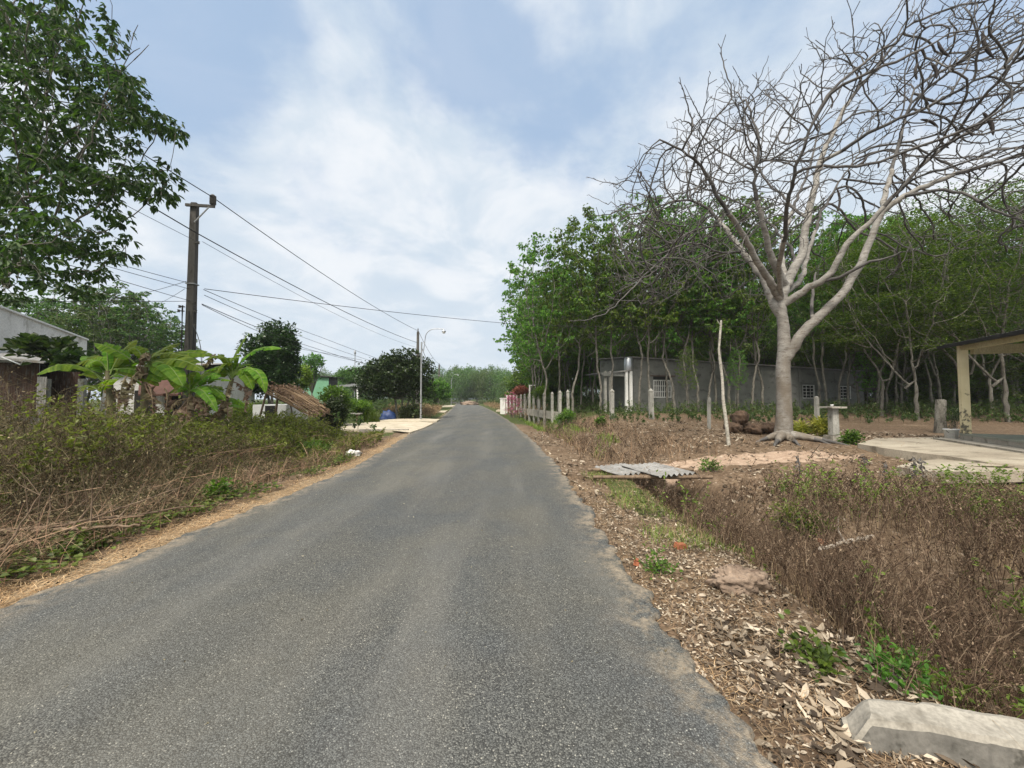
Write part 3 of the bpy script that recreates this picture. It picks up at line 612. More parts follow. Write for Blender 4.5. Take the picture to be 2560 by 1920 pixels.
# pods (traced)
def podmesh(Lp, wd, bend):
    s = Soup(); t = np.linspace(0, 1, 12); pts = np.stack([bend * np.sin(t * pi) , t * 0, -t * Lp], -1)
    rr = wd * (np.sin(np.clip(t * 1.05, 0, 1) * pi) ** .35 * .9 + .12) * (1 + .1 * np.sin(t * 30)); s.tube(pts, rr, 8); return s
z5 = lambda x, y, dy: P(1480 + .4882 * x, .4882 * y, KY + dy)
for (x0, y0, x1, y1, dy, wd) in [(2000, 155, 2060, 300, -3.2, .05), (1770, 210, 1835, 292, -2.8, .045), (1735, 320, 1765, 405, -2.6, .05), (1668, 320, 1665, 410, -2.6, .045), (2000, 575, 2055, 695, -3, .055),
                                (1222, 490, 1225, 558, 0, .035), (738, 740, 712, 822, -1, .035), (1252, 960, 1254, 1090, -.6, .045), (1612, 770, 1606, 880, -1.5, .045), (1490, 265, 1495, 330, -1, .04), (248, 875, 246, 912, .3, .045), (1680, 612, 1775, 655, -2, .045), (795, 745, 785, 830, -1, .03), (1038, 820, 1040, 862, 0, .03), (1880, 650, 1950, 700, -2.4, .04), (1770, 690, 1830, 760, -2, .04), (1465, 830, 1463, 862, -.5, .035), (1350, 850, 1410, 800, -1, .05)]:
    a_, b_ = z5(x0, y0, dy), z5(x1, y1, dy); Ld = np.linalg.norm(b_ - a_); s = podmesh(Ld, wd * .72, rng.choice([-1, 1]) * .12 * Ld)
    o = s.build('seed_pod', M['pod'], root, True)
    from mathutils import Vector
    o.rotation_mode = 'QUATERNION'; o.rotation_quaternion = Vector((0, 0, -1)).rotation_difference(Vector(b_ - a_)); o.location = tuple(a_)

# thin pale stem standing in front of it
b = G(1822, 1113); s = Soup()
pts = [P(x, y, b[1]) for x, y in [(1823, 1115), (1816, 1060), (1808, 1000), (1806, 950), (1800, 900), (1797, 875), (1800, 840), (1803, 801)]]; pts[0][2] -= .1
root = thing('bare_sapling', 'thin leaning white barked stem without leaves beside the big bare tree', 'sapling')
s.tube(pts, np.linspace(.048, .028, 8) * (1 + rng.normal(0, .05, 8)), 10); s.build('trunk', M['stick_white'], root, True)
s = Soup(); q = P(1802, 812, b[1]); s.tube([q, q + (-.07, 0, .07), q + (-.11, 0, .16)], [.02, .014, .008], 6); s.build('twig', M['stick_white'], root, True)

# ------------------------------------------------------------------ rubber trees
rg = np.random.default_rng(11)
def rubber_proto(seed, label, loc, lean=0, fork=True, H=14.5, low=4.3, name='rubber_tree', cat='tree', group=None, leaf=None, lm='leaf_rubber', natt=640, rx=2.9):
    r_ = np.random.default_rng(seed); tx_, ty_ = r_.normal(0, .25, 2)
    trunk = [(0, 0, -.3), (tx_ * .3, ty_ * .3, 2.0), (tx_ + lean, ty_, low - .6)]
    blobs = [((lean * 1.4, 0, (H + low) / 2 + .3), (rx, rx, (H - low) / 2))]
    for i in range(4):
        a = r_.uniform(0, 2 * pi); blobs.append(((lean + cos(a) * rx * .55, sin(a) * rx * .55, r_.uniform(low + .8, H * .8)), (rx * .6, rx * .6, r_.uniform(1, 2))))
    return tree_mesh(name, label, cat, r_, trunk, blobs, natt, leaf or (lambda t, r: clusters_rubber(t, r, 8, .24, .2, .085)), M[lm], M['bark'], .32, 3.2, .52, .010, .105, 7, loc, group, trop=(0, 0, .28))
GW = 'rubber trees of the plantation'
protos = []
# front row: (px, base py, scale, own words)
front = [(1360, 1020, 1.0, 'leafy rubber tree at the road end of the plantation edge'), (1432, 1028, .98, 'rubber tree with two thin stems behind the round clipped bush'),
         (1500, 1030, 1.0, 'forked rubber tree beside the porch of the grey house'), (1530, 1036, .95, 'rubber tree between the porch posts of the grey house'),
         (1597, 1040, .98, 'mottled rubber tree at the corner of the grey house'), (1668, 1040, .97, 'rubber tree crossing the first barred window of the grey house'),
         (1688, 1042, 1.0, 'forked rubber tree just past the first barred window'), (1745, 1040, 1.0, 'rubber tree before the blank middle of the grey wall'),
         (1790, 1040, .97, 'forked rubber tree behind the white leaning stem'), (1843, 1038, .9, 'dark based rubber tree before the grey wall'), (1877, 1040, 1.0, 'straight rubber tree left of the big bare tree'),
         (1905, 1036, 1, 'thin rubber tree tucked behind the big bare trunk'), (2068, 1040, 1.02, 'pale rubber tree behind the stone pedestal'), (2095, 1040, 1.0, 'rubber tree before the small far window'),
         (2147, 1040, 1.0, 'forked rubber tree at the far corner of the grey house'), (2190, 1042, 1.0, 'rubber tree just past the end of the grey house'), (2215, 1046, .95, 'rubber tree with a pale scarred foot past the house'), (2250, 1046, 1.02, 'forked rubber tree in the dark gap beyond the house'), (2330, 1050, 1, 'rubber tree behind the dark stump'), (1720, 1040, 1, 'slim rubber tree between the first window and the white leaning stem'), (1768, 1040, .96, 'slim rubber tree close behind the round topped stake'), (1822, 1040, 1.02, 'slim rubber tree right of the white leaning stem'), (2050, 1040, 1, 'slim rubber tree beside the slim square stake'), (2120, 1040, .98, 'slim rubber tree between the two small far windows'), (1625, 1040, 1, 'slim rubber tree left of the first barred window')]
YW = {}
seeds = [101, 102, 103, 104, 105]
for i, sd in enumerate(seeds):
    protos.append(rubber_proto(sd, 'x', (0, 0, 0), lean=[0, .5, -.4, .3, 0][i], group=GW))
bodies = {}
for i, (px, py, s_, lab) in enumerate(front):
    Yd = 27.0 if px < 1450 else (25.5 if px < 2000 else 27) + (i % 3) * .55
    if px < 1620: Yd = 25.8
    x = (px - 1280) / FPX * Yd; z = tz(x, Yd)
    o = protos[i] if i < 5 else copy_tree(protos[i % 5])
    scaled(o, (x, Yd, z - .05), (s_, s_ * rg.uniform(.93, 1.06)), rg.uniform(0, 6.28)); tag(o, lab, 'tree', GW)
# thin young trees screening the wall
for i, (px, Yd, s_, lab) in enumerate([(1716, 24.8, .3, 'small leafy rubber tree right of the first barred window'), (2180, 27.5, .5, 'young leafy rubber tree at the end of the grey wall'), (1838, 25.0, .3, 'small leafy rubber tree before the middle of the grey wall')]):
    x = (px - 1280) / FPX * Yd; o = copy_tree(protos[i % 5]); scaled(o, (x, Yd, tz(x, Yd) - 1.2 * (i % 2)), (s_ * .8, s_), i * 1.3); tag(o, lab, 'tree', GW)
# rows behind
k = 0
lowp = [rubber_proto(sd, 'rubber tree deep in the dark plantation behind the grey house', (0, 0, 0), H=14.5, low=1.6, natt=560, rx=3.2, group=GW, leaf=lambda t, r: clusters_rubber(t, r, 7, .3, .3, .14)) for sd in (131, 132, 133)]; nlow = 0
for row, Yd in enumerate([33.5, 37, 40.5, 44.5, 49, 54, 60, 67, 75]):
    x0 = 2.2 + row * .3
    xs = np.arange(x0 if row else x0 - 1.0, 27 + Yd * .62, 2.7 if row < 2 else 3.1) if row < 5 else np.arange(x0, Yd * 1.5, 3.9)
    for x in xs:
        x = x + rg.uniform(-.5, .5); y = Yd + rg.uniform(-.5, .5)
        if 8 < x < 31 and 26 < y < 34.5 + .15 * (x - 8): continue
        if x / y > 1.55: continue
        src = lowp if row > 3 else protos; k += 1
        if src is lowp and nlow < 3: o = lowp[nlow]; nlow += 1
        else: o = copy_tree(src[k % len(src)])
        lab = 'rubber tree deep in the dark plantation behind the grey house' if x > 7 else 'leafy rubber tree in the plantation beside the road'
        scaled(o, (x, y, tz(x, y) - .05), (rg.uniform(.92, 1.08), rg.uniform(.9, 1.08)), rg.uniform(0, 6.28)); tag(o, lab, 'tree', GW)
# trees right of the house, nearer
r0 = rubber_proto(301, 'x', (0, 0, 0), H=11.5, low=2.7, name='broad_leaf_tree', leaf=lambda t, r: clusters_flat(t, r, 38, .42), lm='leaf_layer', natt=560, rx=3.3, group='spreading trees right of the house')
r1 = rubber_proto(302, 'x', (0, 0, 0), H=10.5, low=2.2, lean=.4, name='broad_leaf_tree', leaf=lambda t, r: clusters_flat(t, r, 38, .42), lm='leaf_layer', natt=560, rx=3.4, group='spreading trees right of the house')
lay = [(2200, 22, 1.0, 'spreading tree with flat sprays past the grey house'), (2290, 19.5, .98, 'spreading tree with flat sprays above the dark stump'), (2400, 21.5, 1.1, 'spreading tree with flat leaf sprays behind the porch pillar'), (2515, 18.8, 1.12, 'thick trunked spreading tree seen through the porch'),
       (2350, 25.5, 1.15, 'tall spreading tree between the house and the porch'), (2640, 19, 1.15, 'spreading tree rising over the porch roof'), (2480, 26, 1.2, 'tall spreading tree behind the porch'), (2240, 27.5, 1.1, 'tall spreading tree behind the end of the house'), (2600, 25, 1.3, 'tallest spreading tree over the porch'),(2120,29.5,1.05,'narrow spreading tree at the end of the grey wall')]
for i, (px, Yd, s_, lab) in enumerate(lay):
    x = (px - 1280) / FPX * Yd; o = (r0, r1)[i] if i < 2 else copy_tree((r0, r1)[i % 2])
    scaled(o, (x, Yd, tz(x, Yd)), (s_, s_ * rg.uniform(.95, 1.05)), rg.uniform(0, 6.28)); tag(o, lab, 'tree')
us = [rubber_proto(sd, 'low leafy tree filling the dark gap beyond the grey house', (0, 0, 0), H=6.2, low=.3, natt=380, rx=2.4, name='understorey_tree', group='understorey trees of the wood', leaf=lambda t, r: clusters_flat(t, r, 18, .4, .2, .1), lm='leaf_layer') for sd in (311, 312)]
for i in range(44):
    row_ = i // 15; Yd = 34 + row_ * 7 + rg.uniform(-1, 1); x = Yd * (.93 + .66 * (i % 15) / 14) + rg.uniform(-.8, .8)
    if x < 31 and Yd < 37: x += 3
    o = us[i] if i < 2 else copy_tree(us[i % 2]); scaled(o, (x, Yd, tz(x, Yd) - .1), (rg.uniform(.9, 1.3), rg.uniform(.8, 1.25)), rg.uniform(0, 6.28))
for Yd in (32, 36, 41, 47, 55):
    for x in np.arange(29 + (Yd > 40) * 2, 78, 4.0):
        if x / Yd > 1.7 or (x < 31 and Yd < 36): continue
        o = copy_tree((r0, r1)[k % 2]); k += 1; scaled(o, (x + rg.uniform(-.8, .8), Yd + rg.uniform(-1, 1), tz(x, Yd)), rg.uniform(1.05, 1.35), rg.uniform(0, 6.28))
        tag(o, 'spreading tree in the dark wood beyond the porch', 'tree', 'spreading trees right of the house')

# ------------------------------------------------------------------ big tree hanging in from the left
rng = np.random.default_rng(21)
NY = 9.7
ells = [(60, 90, 100, 80), (160, 60, 60, 50), (150, 150, 90, 60), (245, 225, 90, 70), (90, 280, 150, 90), (330, 235, 38, 36), (370, 292, 45, 34), (300, 200, 40, 35), (265, 60, 22, 16), (280, 100, 28, 30), (462, 333, 16, 12), (430, 335, 18, 9), (395, 325, 22, 8),
        (190, 390, 120, 60), (300, 300, 80, 50), (320, 440, 50, 30), (385, 420, 26, 22), (428, 462, 20, 16), (405, 490, 28, 12), (360, 480, 30, 16), (330, 375, 16, 12), (90, 470, 150, 80), (240, 500, 80, 50), (60, 610, 130, 70), (190, 610, 80, 50), (310, 570, 26, 18), (290, 620, 28, 12), (305, 652, 24, 14), (230, 680, 55, 28), (210, 725, 50, 22), (90, 690, 90, 40), (25, 735, 35, 24),
        (-150, 100, 220, 200), (-150, 400, 220, 220), (-200, 650, 200, 100), (-100, -150, 300, 120), (180, -80, 120, 60)]
att = []
for (ex, ey, ea, eb) in ells:
    dens = 1.0 if ex > -50 else .25
    n = max(5, int(ea * eb * .0125 * dens)); 
    a = rng.uniform(0, 2 * pi, n); q = np.sqrt(rng.uniform(0, 1, n))
    dep = NY + rng.normal(0, .5 + .006 * ea, n) - .4 * (ex > 250)
    for i in range(n): att.append(P(ex + cos(a[i]) * ea * q[i], ey + sin(a[i]) * eb * q[i], dep[i]))
att = np.array(att)
root = thing('overhanging_tree', 'dark leafy tree reaching over the verge in front of the power lines', 'tree')
tb = np.array([-15.6, 10.2, 0.]); tb[2] = tz(*tb[:2]) - .2
tp = [tb, tb + (.1, 0, 2), tb + (.4, -.2, 3.8), tb + (.9, -.3, 5.4)]
nd = [tp[0]]
for a_, b_ in zip(tp[:-1], tp[1:]):
    for q in range(1, 7): nd.append(a_ + (b_ - a_) * q / 6)
pr = [-1] + list(range(len(nd) - 1)); ln = len(nd)
nodes_, par_ = grow(att, nd, pr, .25, 7, .3, 110, rng, (0, 0, .0), .15)
r = radii(nodes_, par_, .006, 2.5, np.linspace(.24, .16, ln))
s = Soup(); skel(s, nodes_, par_, r, 7); s.build('trunk', M['bark'], root, True)
kids = np.bincount(par_[par_ >= 0], minlength=len(nodes_)); ar = np.arange(len(nodes_)) >= ln
tips = np.concatenate([nodes_[(kids == 0) & ar], nodes_[ar & (r < .011) & (rng.uniform(0, 1, len(nodes_)) < .32)]])
print('left tree tips', len(tips))
s = Soup(); s.quads(clusters_rubber(tips, rng, 7, .18, .17, .06)); s.build('crown', M['leaf_near'], root)
# dead twigs sticking out of it
dn = []; dp = []; 
for pl in [[(300, 180), (330, 100), (345, 62)], [(300, 185), (335, 150), (372, 112)], [(262, 145), (270, 175), (285, 170)], [(320, 140), (350, 120)], [(285, 150), (310, 135), (325, 118)], [(170, 60), (85, 20), (82, -20)]]:
    st = len(dn)
    for i, (x, y) in enumerate(pl): dn.append(P(x, y, NY - .2)); dp.append(-1 if i == 0 else st + i - 1)
for i, p_ in enumerate(dp):
    if p_ >= 0: s = Soup(); s.tube([dn[p_], (dn[p_] + dn[i]) / 2 + rng.normal(0, .02, 3), dn[i]], [.012, .009, .006], 5); s.build('dead_twig', M['bark'], root, True)

# trees behind the white house on the left
LT = 'leafy trees behind the houses on the left'
for i, (px, Yd, s_, lab) in enumerate([(40, 27, .72, 'leafy tree behind the high white wall'), (150, 30, .82, 'tree standing over the white wall parapet'), (235, 29, .86, 'tallest tree behind the banana plants'), (320, 28.5, .82, 'tree behind the banana plants by the utility pole'), (395, 30, .68, 'lowest leafy tree just before the tall utility pole'), (-60, 28, .75, 'leafy tree over the rusty shed'), (90, 35, .85, 'farther leafy tree over the white wall'), (270, 36, .95, 'farther leafy tree behind the banana plants'), (360, 38, .9, 'farther tree behind the utility pole'), (10, 33, .85, 'farther leafy tree behind the rusty shed'), (190, 33, .9, 'leafy tree between the white wall and the bananas'), (300, 32, .84, 'leafy tree above the middle banana plants'), (-30, 24, .6, 'leafy tree close behind the white wall at its high end'), (120, 26, .68, 'leafy tree close behind the white parapet'), (420, 37, .74, 'tree just touching the utility pole'), (200, 26, .66, 'leafy tree at the low end of the white parapet')]):
    o = copy_tree(protos[i % 5]); x = (px - 1280) / FPX * Yd; scaled(o, (x, Yd, -1.9), (s_ * 1.3, s_ * 1.03), rg.uniform(0, 6)); tag(o, lab, 'tree', LT)
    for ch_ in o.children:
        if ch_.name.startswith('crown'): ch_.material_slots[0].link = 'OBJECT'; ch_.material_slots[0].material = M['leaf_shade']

# jackfruit trees: dense dark crowns
def jack(name, lab, px, Yd, blobs, trunks, nt_, lm='leaf_dark', Lg=.2, W=.12, seed=1, nl=9):
    r_ = np.random.default_rng(seed); x0 = (px - 1280) / FPX * Yd; z0 = tz(x0, Yd)
    root = thing(name, lab, 'tree', (x0, Yd, z0))
    loc = np.array([x0, Yd, z0]); bl = []
    for (bx, by, ra, rb) in blobs:
        c = P(bx, by, Yd) - loc; bl.append((c, (ra / FPX * Yd, ra / FPX * Yd * .9, rb / FPX * Yd)))
    att = np.concatenate([ell(r_, int(nt_ * np.prod(b[1]) / sum(np.prod(q[1]) for q in bl)) + 8, b[0], b[1], .5) for b in bl]); att = att + r_.normal(0, .13, att.shape) * np.array(bl[0][1])
    s = Soup(); c0 = bl[0][0]
    for (dx, hgt) in trunks:
        s.tube([(dx * .3, 0, -.1), (dx * .6, r_.normal(0, .1), hgt * .4), (dx, r_.normal(0, .2), hgt), (dx * .7 + c0[0] * .3, 0, hgt * 1.6)], [.11, .09, .07, .03], 8)
    pick = att[r_.choice(len(att), min(60, len(att)), False)]
    for q in pick: 
        m0 = np.array([trunks[0][0], 0, trunks[0][1]]); s.tube([m0, (m0 + q) / 2 + r_.normal(0, .1, 3), q], [.045, .03, .01], 5)
    s.build('trunk', M['bark'], root, True)
    s = Soup(); s.quads(clusters_round(att, r_, nl, Lg, W, .07)); s.build('crown', M[lm], root)
    return root
jack('jackfruit_tree', 'dark dense jackfruit tree rising behind the last banana plant', 682, 24, [(690, 880, 48, 68), (650, 900, 40, 60), (720, 870, 24, 46), (700, 930, 42, 48), (665, 945, 45, 45)], [(.1, 2.0), (-.3, 1.8)], 1500, seed=3)
jack('jackfruit_tree', 'broad dark jackfruit tree behind the street lamp post', 1000, 30, [(975, 945, 62, 52), (1040, 935, 40, 40), (925, 960, 30, 45), (1010, 905, 40, 28), (1050, 975, 28, 30)], [(-.4, 1.6), (.2, 1.5), (.7, 1.7), (1.1, 1.5)], 1900, seed=4)
jack('small_leafy_tree', 'small pale leafy tree behind the green shed', 780, 40, [(790, 905, 18, 18), (765, 920, 14, 14), (755, 900, 8, 8), (775, 935, 20, 18)], [(0, 2.0)], 300, 'leaf_bush', .22, .12, 5, 7)
jack('orchard_tree', 'yellow green bush tree between the green shed and the lean-to', 745, 28, [(745, 950, 30, 32), (720, 985, 26, 20)], [(0, 1)], 500, 'leaf_weed', .16, .09, 6)
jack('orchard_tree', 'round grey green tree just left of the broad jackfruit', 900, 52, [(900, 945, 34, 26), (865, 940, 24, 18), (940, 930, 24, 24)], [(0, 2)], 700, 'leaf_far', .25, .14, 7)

# distant trees
FT = 'distant trees beyond the road bend'
far0 = None
fr = np.random.default_rng(33)
farl = []
for (px, top, Yd) in [(1085, 955, 95), (1105, 945, 110), (1128, 928, 118), (1150, 922, 125), (1172, 928, 130), (1195, 924, 128), (1218, 922, 122), (1240, 920, 120), (1262, 930, 112), (1285, 930, 100), (1110, 935, 140), (1140, 918, 150), (1165, 915, 155), (1190, 918, 160), (1230, 912, 155), (1260, 918, 145), (880, 935, 70), (860, 925, 75), (838, 938, 80), (930, 945, 80), (1075, 968, 80), (1060, 960, 90), (1275, 940, 90), (1300, 935, 78)]:
    farl.append((px, top, Yd))
lab_far = 'hazy green tree in the wood beyond the bend of the road'
fp = []
for sd in (61, 62, 63):
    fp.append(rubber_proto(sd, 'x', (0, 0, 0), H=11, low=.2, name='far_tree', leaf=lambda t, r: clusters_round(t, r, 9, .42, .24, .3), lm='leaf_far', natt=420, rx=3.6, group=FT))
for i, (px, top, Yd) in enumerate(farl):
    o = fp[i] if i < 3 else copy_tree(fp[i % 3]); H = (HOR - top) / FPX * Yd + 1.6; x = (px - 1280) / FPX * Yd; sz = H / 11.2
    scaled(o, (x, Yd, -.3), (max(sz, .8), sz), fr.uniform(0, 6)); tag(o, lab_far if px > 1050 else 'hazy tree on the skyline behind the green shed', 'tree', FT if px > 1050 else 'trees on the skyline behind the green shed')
for i in range(46):          # wood that closes off the view
    Yd = fr.uniform(165, 215); x = -95 + i * 4.1 + fr.uniform(-2, 2); o = copy_tree(fp[i % 3]); scaled(o, (x, Yd, -.5), (1.3, fr.uniform(1.15, 1.5)), fr.uniform(0, 6)); tag(o, lab_far, 'tree', FT)
jack('rain_tree', 'dark spreading tree beyond the fence posts', 1330, 62, [(1320, 935, 40, 24), (1355, 925, 40, 22), (1290, 960, 26, 18), (1345, 965, 50, 30), (1385, 950, 36, 44), (1300, 985, 34, 18)], [(0, 3)], 1700, 'leaf_rubber', .36, .2, 8)
jack('bushy_tree', 'low dark bushy tree past the street lamp', 1085, 60, [(1090, 975, 32, 24), (1070, 985, 22, 20), (1110, 985, 20, 18)], [(0, 1)], 700, 'leaf_rubber', .3, .16, 9)

# ------------------------------------------------------------------ banana plants
rng = np.random.default_rng(44)
bz = lambda x, y, Yd: P(.3165 * x, 750 + .3165 * y, Yd)
def bez(a, b, c, t): t = t[:, None]; return (1 - t) ** 2 * a + 2 * t * (1 - t) * b + t * t * c
def banana_leaf(parent, a, b, c, W=.27, dead=False, pet=.12, n=26, roll=.35, name=None):
    a, b, c = map(lambda q: np.array(q, float), (a, b, c)); t = np.linspace(0, 1, n + 1); p = bez(a, 2 * b - .5 * a - .5 * c, c, t)
    T_ = nrm(np.gradient(p, axis=0)); up = np.tile(nrm(np.array([0, -.55, .85]) + rng.normal(0, roll * .5, 3)), (n + 1, 1)); S = nrm(np.cross(T_, up)); Nn = np.cross(S, T_)
    u = np.clip((t - pet) / (1 - pet), 0, 1); wd = W * (.75 if dead else .98) * np.sin(pi * np.clip(u, 0, 1) ** .8) ** .55 * (t > pet)
    s = Soup(); q = []
    for sd in (-1, 1):
        fold = rng.uniform(.05, .38) if not dead else 1.3; tear = 0
        for i in range(n):
            if t[i] < pet: continue
            if rng.uniform() < (.3 if not dead else .5): tear = rng.uniform(-.5, .8)
            d0 = Nn[i] * -(fold + tear * .5); e0 = p[i] + nrm(sd * S[i] + d0 + T_[i] * .25) * wd[i]; e1 = p[i + 1] + nrm(sd * S[i + 1] + d0 + T_[i + 1] * .25) * wd[i + 1]
            if dead: e0 = e0 + rng.normal(0, .05, 3); e1 = e1 + rng.normal(0, .05, 3)
            m0 = p[i] * .5 + e0 * .5 + Nn[i] * .10 * wd[i]; m1 = p[i + 1] * .5 + e1 * .5 + Nn[i + 1] * .10 * wd[i + 1]
            s.add([p[i], p[i + 1], m1, m0, e1, e0], [[0, 1, 2, 3], [3, 2, 4, 5]])
    o = s.build(name or ('dead_leaf' if dead else 'leaf'), M['leaf_dead'] if dead else M['leaf_banana'], parent)
    r_ = Soup(); r_.tube(p, np.linspace(.022, .006, n + 1), 6); r_.build('midrib', M['leaf_dead'] if dead else M['midrib'], o, True); return o
def banana(lab, stem, r0, leaves, dead, Yd, W=.27):
    root = thing('banana_plant', lab, 'plant', (0, 0, 0), 0, 'banana plants on the left'); pts = [bz(x, y, Yd) for x, y in stem]; x0 = pts[0]; pts = [np.array([x0[0], Yd, tz(x0[0], Yd) - .1])] + pts
    s = Soup(); s.tube(pts, np.linspace(r0 * 1.2, r0 * .6, len(pts)), 12); s.build('pseudostem', M['stem_banana'], root, True)
    for L_ in leaves:
        (a, b, c), dy = L_[:3], L_[3] if len(L_) > 3 else (0, 0)
        wl_ = L_[4] if len(L_) > 4 else W
        banana_leaf(root, bz(*a, Yd), bz(*b, Yd + dy[0]), bz(*c, Yd + dy[1]), wl_)
    tp_ = bz(*stem[-1], Yd)
    for q in range(7):
        a_ = rng.uniform(0, 2 * pi); Lq = rng.uniform(.8, 1.5); e_ = tp_ + np.array([cos(a_) * Lq * .8, sin(a_) * Lq * .6 + .25, rng.uniform(-.5, .5)]); banana_leaf(root, tp_, (tp_ + e_) / 2 + (0, 0, rng.uniform(.15, .4)), e_, rng.uniform(.16, .24))
    for q in range(1):
        a_ = rng.uniform(0, 2 * pi); e_ = tp_ + np.array([cos(a_) * .35, sin(a_) * .3, rng.uniform(-1.1, -.6)]); banana_leaf(root, tp_ - (0, 0, .1), (tp_ + e_) / 2 + (cos(a_) * .15, sin(a_) * .15, .12), e_, .12, True)
    for (a, b, c) in dead: banana_leaf(root, bz(*a, Yd), bz(*b, Yd - .2), bz(*c, Yd - .1), .13, True)
YB = 10.6
banana('upright banana plant with wide leaves right of the rusty shed', [(880, 800), (860, 640), (850, 560)], .09,
       [((850, 600), (850, 470), (835, 330), (0, .1), .13), ((840, 600), (760, 500), (645, 445), (.2, .5), .22), ((830, 640), (560, 510), (290, 590), (-.5, -.9), .26), ((870, 590), (960, 420), (1075, 315), (.2, .6), .24),
        ((1060, 495), (920, 400), (745, 340), (-.2, -.4), .22), ((865, 640), (900, 520), (1000, 440), (.3, .5), .34), ((800, 760), (840, 650), (930, 630), (-.3, -.5), .2), ((820, 660), (720, 570), (640, 600), (.3, .5), .2), ((790, 720), (700, 680), (620, 700), (.3, .4), .2), ((860, 620), (960, 560), (1030, 520), (.2, .8), .28)],
       [((900, 700), (930, 760), (925, 860)), ((1000, 600), (960, 700), (950, 830))], YB)
banana('banana plant with a brown withered top and broad drooping leaves', [(1140, 850), (1145, 700), (1150, 530)], .10,
       [((1170, 500), (1290, 390), (1425, 340), (.3, .8), .2), ((1160, 490), (1320, 420), (1530, 480), (-.1, -.1), .2), ((1180, 500), (1400, 470), (1610, 560), (-.3, -.5), .26), ((1190, 510), (1320, 510), (1445, 680), (-.4, -.7), .27), ((1200, 500), (1420, 420), (1690, 440), (.3, .5), .2),
        ((1170, 520), (1250, 560), (1330, 620), (.6, 1.0), .24), ((1150, 520), (1090, 470), (1010, 560), (.3, .6), .2)],
       [((1130, 500), (1120, 440), (1180, 430)), ((1140, 620), (1180, 740), (1265, 800)), ((1130, 540), (1060, 600), (1010, 720)), ((1150, 640), (1200, 760), (1200, 940)), ((1110, 560), (1090, 520), (1180, 420)), ((1120, 600), (1000, 700), (990, 880))], YB + .3)
banana('low banana plant surrounded by hanging dead leaves', [(1530, 940), (1520, 840), (1500, 740)], .08,
       [((1490, 740), (1590, 710), (1715, 885), (-.4, -.6), .17), ((1480, 740), (1520, 650), (1555, 565), (.1, .2), .2), ((1500, 730), (1600, 600), (1700, 560), (.3, .6), .24), ((1480, 760), (1400, 640), (1300, 560), (.2, .5), .2), ((1500, 740), (1640, 680), (1740, 740), (.4, .8), .24), ((1490, 720), (1560, 620), (1660, 640), (.2, .5), .26)],
       [((1500, 760), (1480, 840), (1480, 960)), ((1500, 760), (1420, 860), (1370, 880)), ((1520, 780), (1580, 850), (1600, 960)), ((1300, 700), (1320, 800), (1280, 960)), ((1510, 800), (1440, 880), (1420, 960)), ((1510, 760), (1560, 800), (1640, 900)), ((1480, 780), (1400, 800), (1350, 850)), ((1500, 820), (1470, 900), (1500, 980))], YB + .5)
banana('leaning banana plant with one tall upright leaf beside the jackfruit', [(1745, 930), (1790, 780), (1835, 620)], .085,
       [((1845, 600), (1870, 420), (1970, 260), (.1, .2), .17), ((1850, 590), (1990, 410), (2225, 385), (.0, -.2), .15), ((1880, 560), (2020, 560), (2095, 735), (-.3, -.5), .19), ((1830, 590), (1760, 450), (1610, 480), (-.2, -.4), .17), ((1820, 620), (1710, 530), (1590, 640), (.3, .5), .24), ((1850, 600), (1930, 580), (1950, 700), (.3, .4), .18), ((1840, 600), (1900, 520), (2000, 510), (.3, .6), .14), ((1820, 620), (1760, 560), (1650, 560), (.4, .9), .22)],
       [((1820, 640), (1790, 740), (1760, 850)), ((1790, 760), (1740, 840), (1730, 930)), ((1780, 800), (1800, 880), (1780, 960)), ((1700, 430), (1660, 460), (1620, 520)), ((1770, 840), (1710, 880), (1660, 960))], YB + .9)
banana('low young banana plant deep between the two right banana stems', [(1650, 960), (1640, 880)], .06,
       [((1640, 880), (1700, 720), (1760, 690), (.1, .3), .22), ((1640, 880), (1600, 760), (1560, 700), (.1, .3), .2), ((1640, 880), (1740, 780), (1830, 800), (.1, .2), .2), ((1640, 880), (1560, 830), (1500, 860), (.2, .3), .18)], [], YB + 1.6)

# ------------------------------------------------------------------ weeds and small plants (stuff)
def stems(base, H, lean, rng, nseg=4, r=.004, bow=.3, k=3):
    """vectorised curved stems -> (quads, node positions)"""
    n = len(base); a = rng.uniform(0, 2 * pi, n); d = np.stack([np.cos(a), np.sin(a), np.zeros(n)], -1); H = np.broadcast_to(H, (n,)); lean = np.broadcast_to(lean, (n,))
    t = np.linspace(0, 1, nseg + 1); P_ = base[:, None] + np.stack([np.zeros((n, nseg + 1)), np.zeros((n, nseg + 1)), H[:, None] * (t - bow * (lean / (H + 1e-6))[:, None] * t ** 2 * .6)], -1) + d[:, None] * (lean[:, None] * t ** 1.7)[..., None]
    P_ = P_ + rng.normal(0, 1, P_.shape) * (H[:, None, None] * .025) * (t[None, :, None] > 0)
    T_ = nrm(np.diff(P_, axis=1)); ref = np.array([.3, .9, .25]); A = nrm(np.cross(T_, ref)); B = np.cross(T_, A); q = []
    for j in range(k):
        a0, a1 = 2 * pi * j / k, 2 * pi * (j + 1) / k
        rr0 = r * (1 - .6 * t[:-1]); rr1 = r * (1 - .6 * t[1:])
        q.append(np.stack([P_[:, :-1] + (A * cos(a0) + B * sin(a0)) * rr0[None, :, None], P_[:, :-1] + (A * cos(a1) + B * sin(a1)) * rr0[None, :, None], P_[:, 1:] + (A * cos(a1) + B * sin(a1)) * rr1[None, :, None], P_[:, 1:] + (A * cos(a0) + B * sin(a0)) * rr1[None, :, None]], 2).reshape(-1, 4, 3))
    return np.concatenate(q), P_
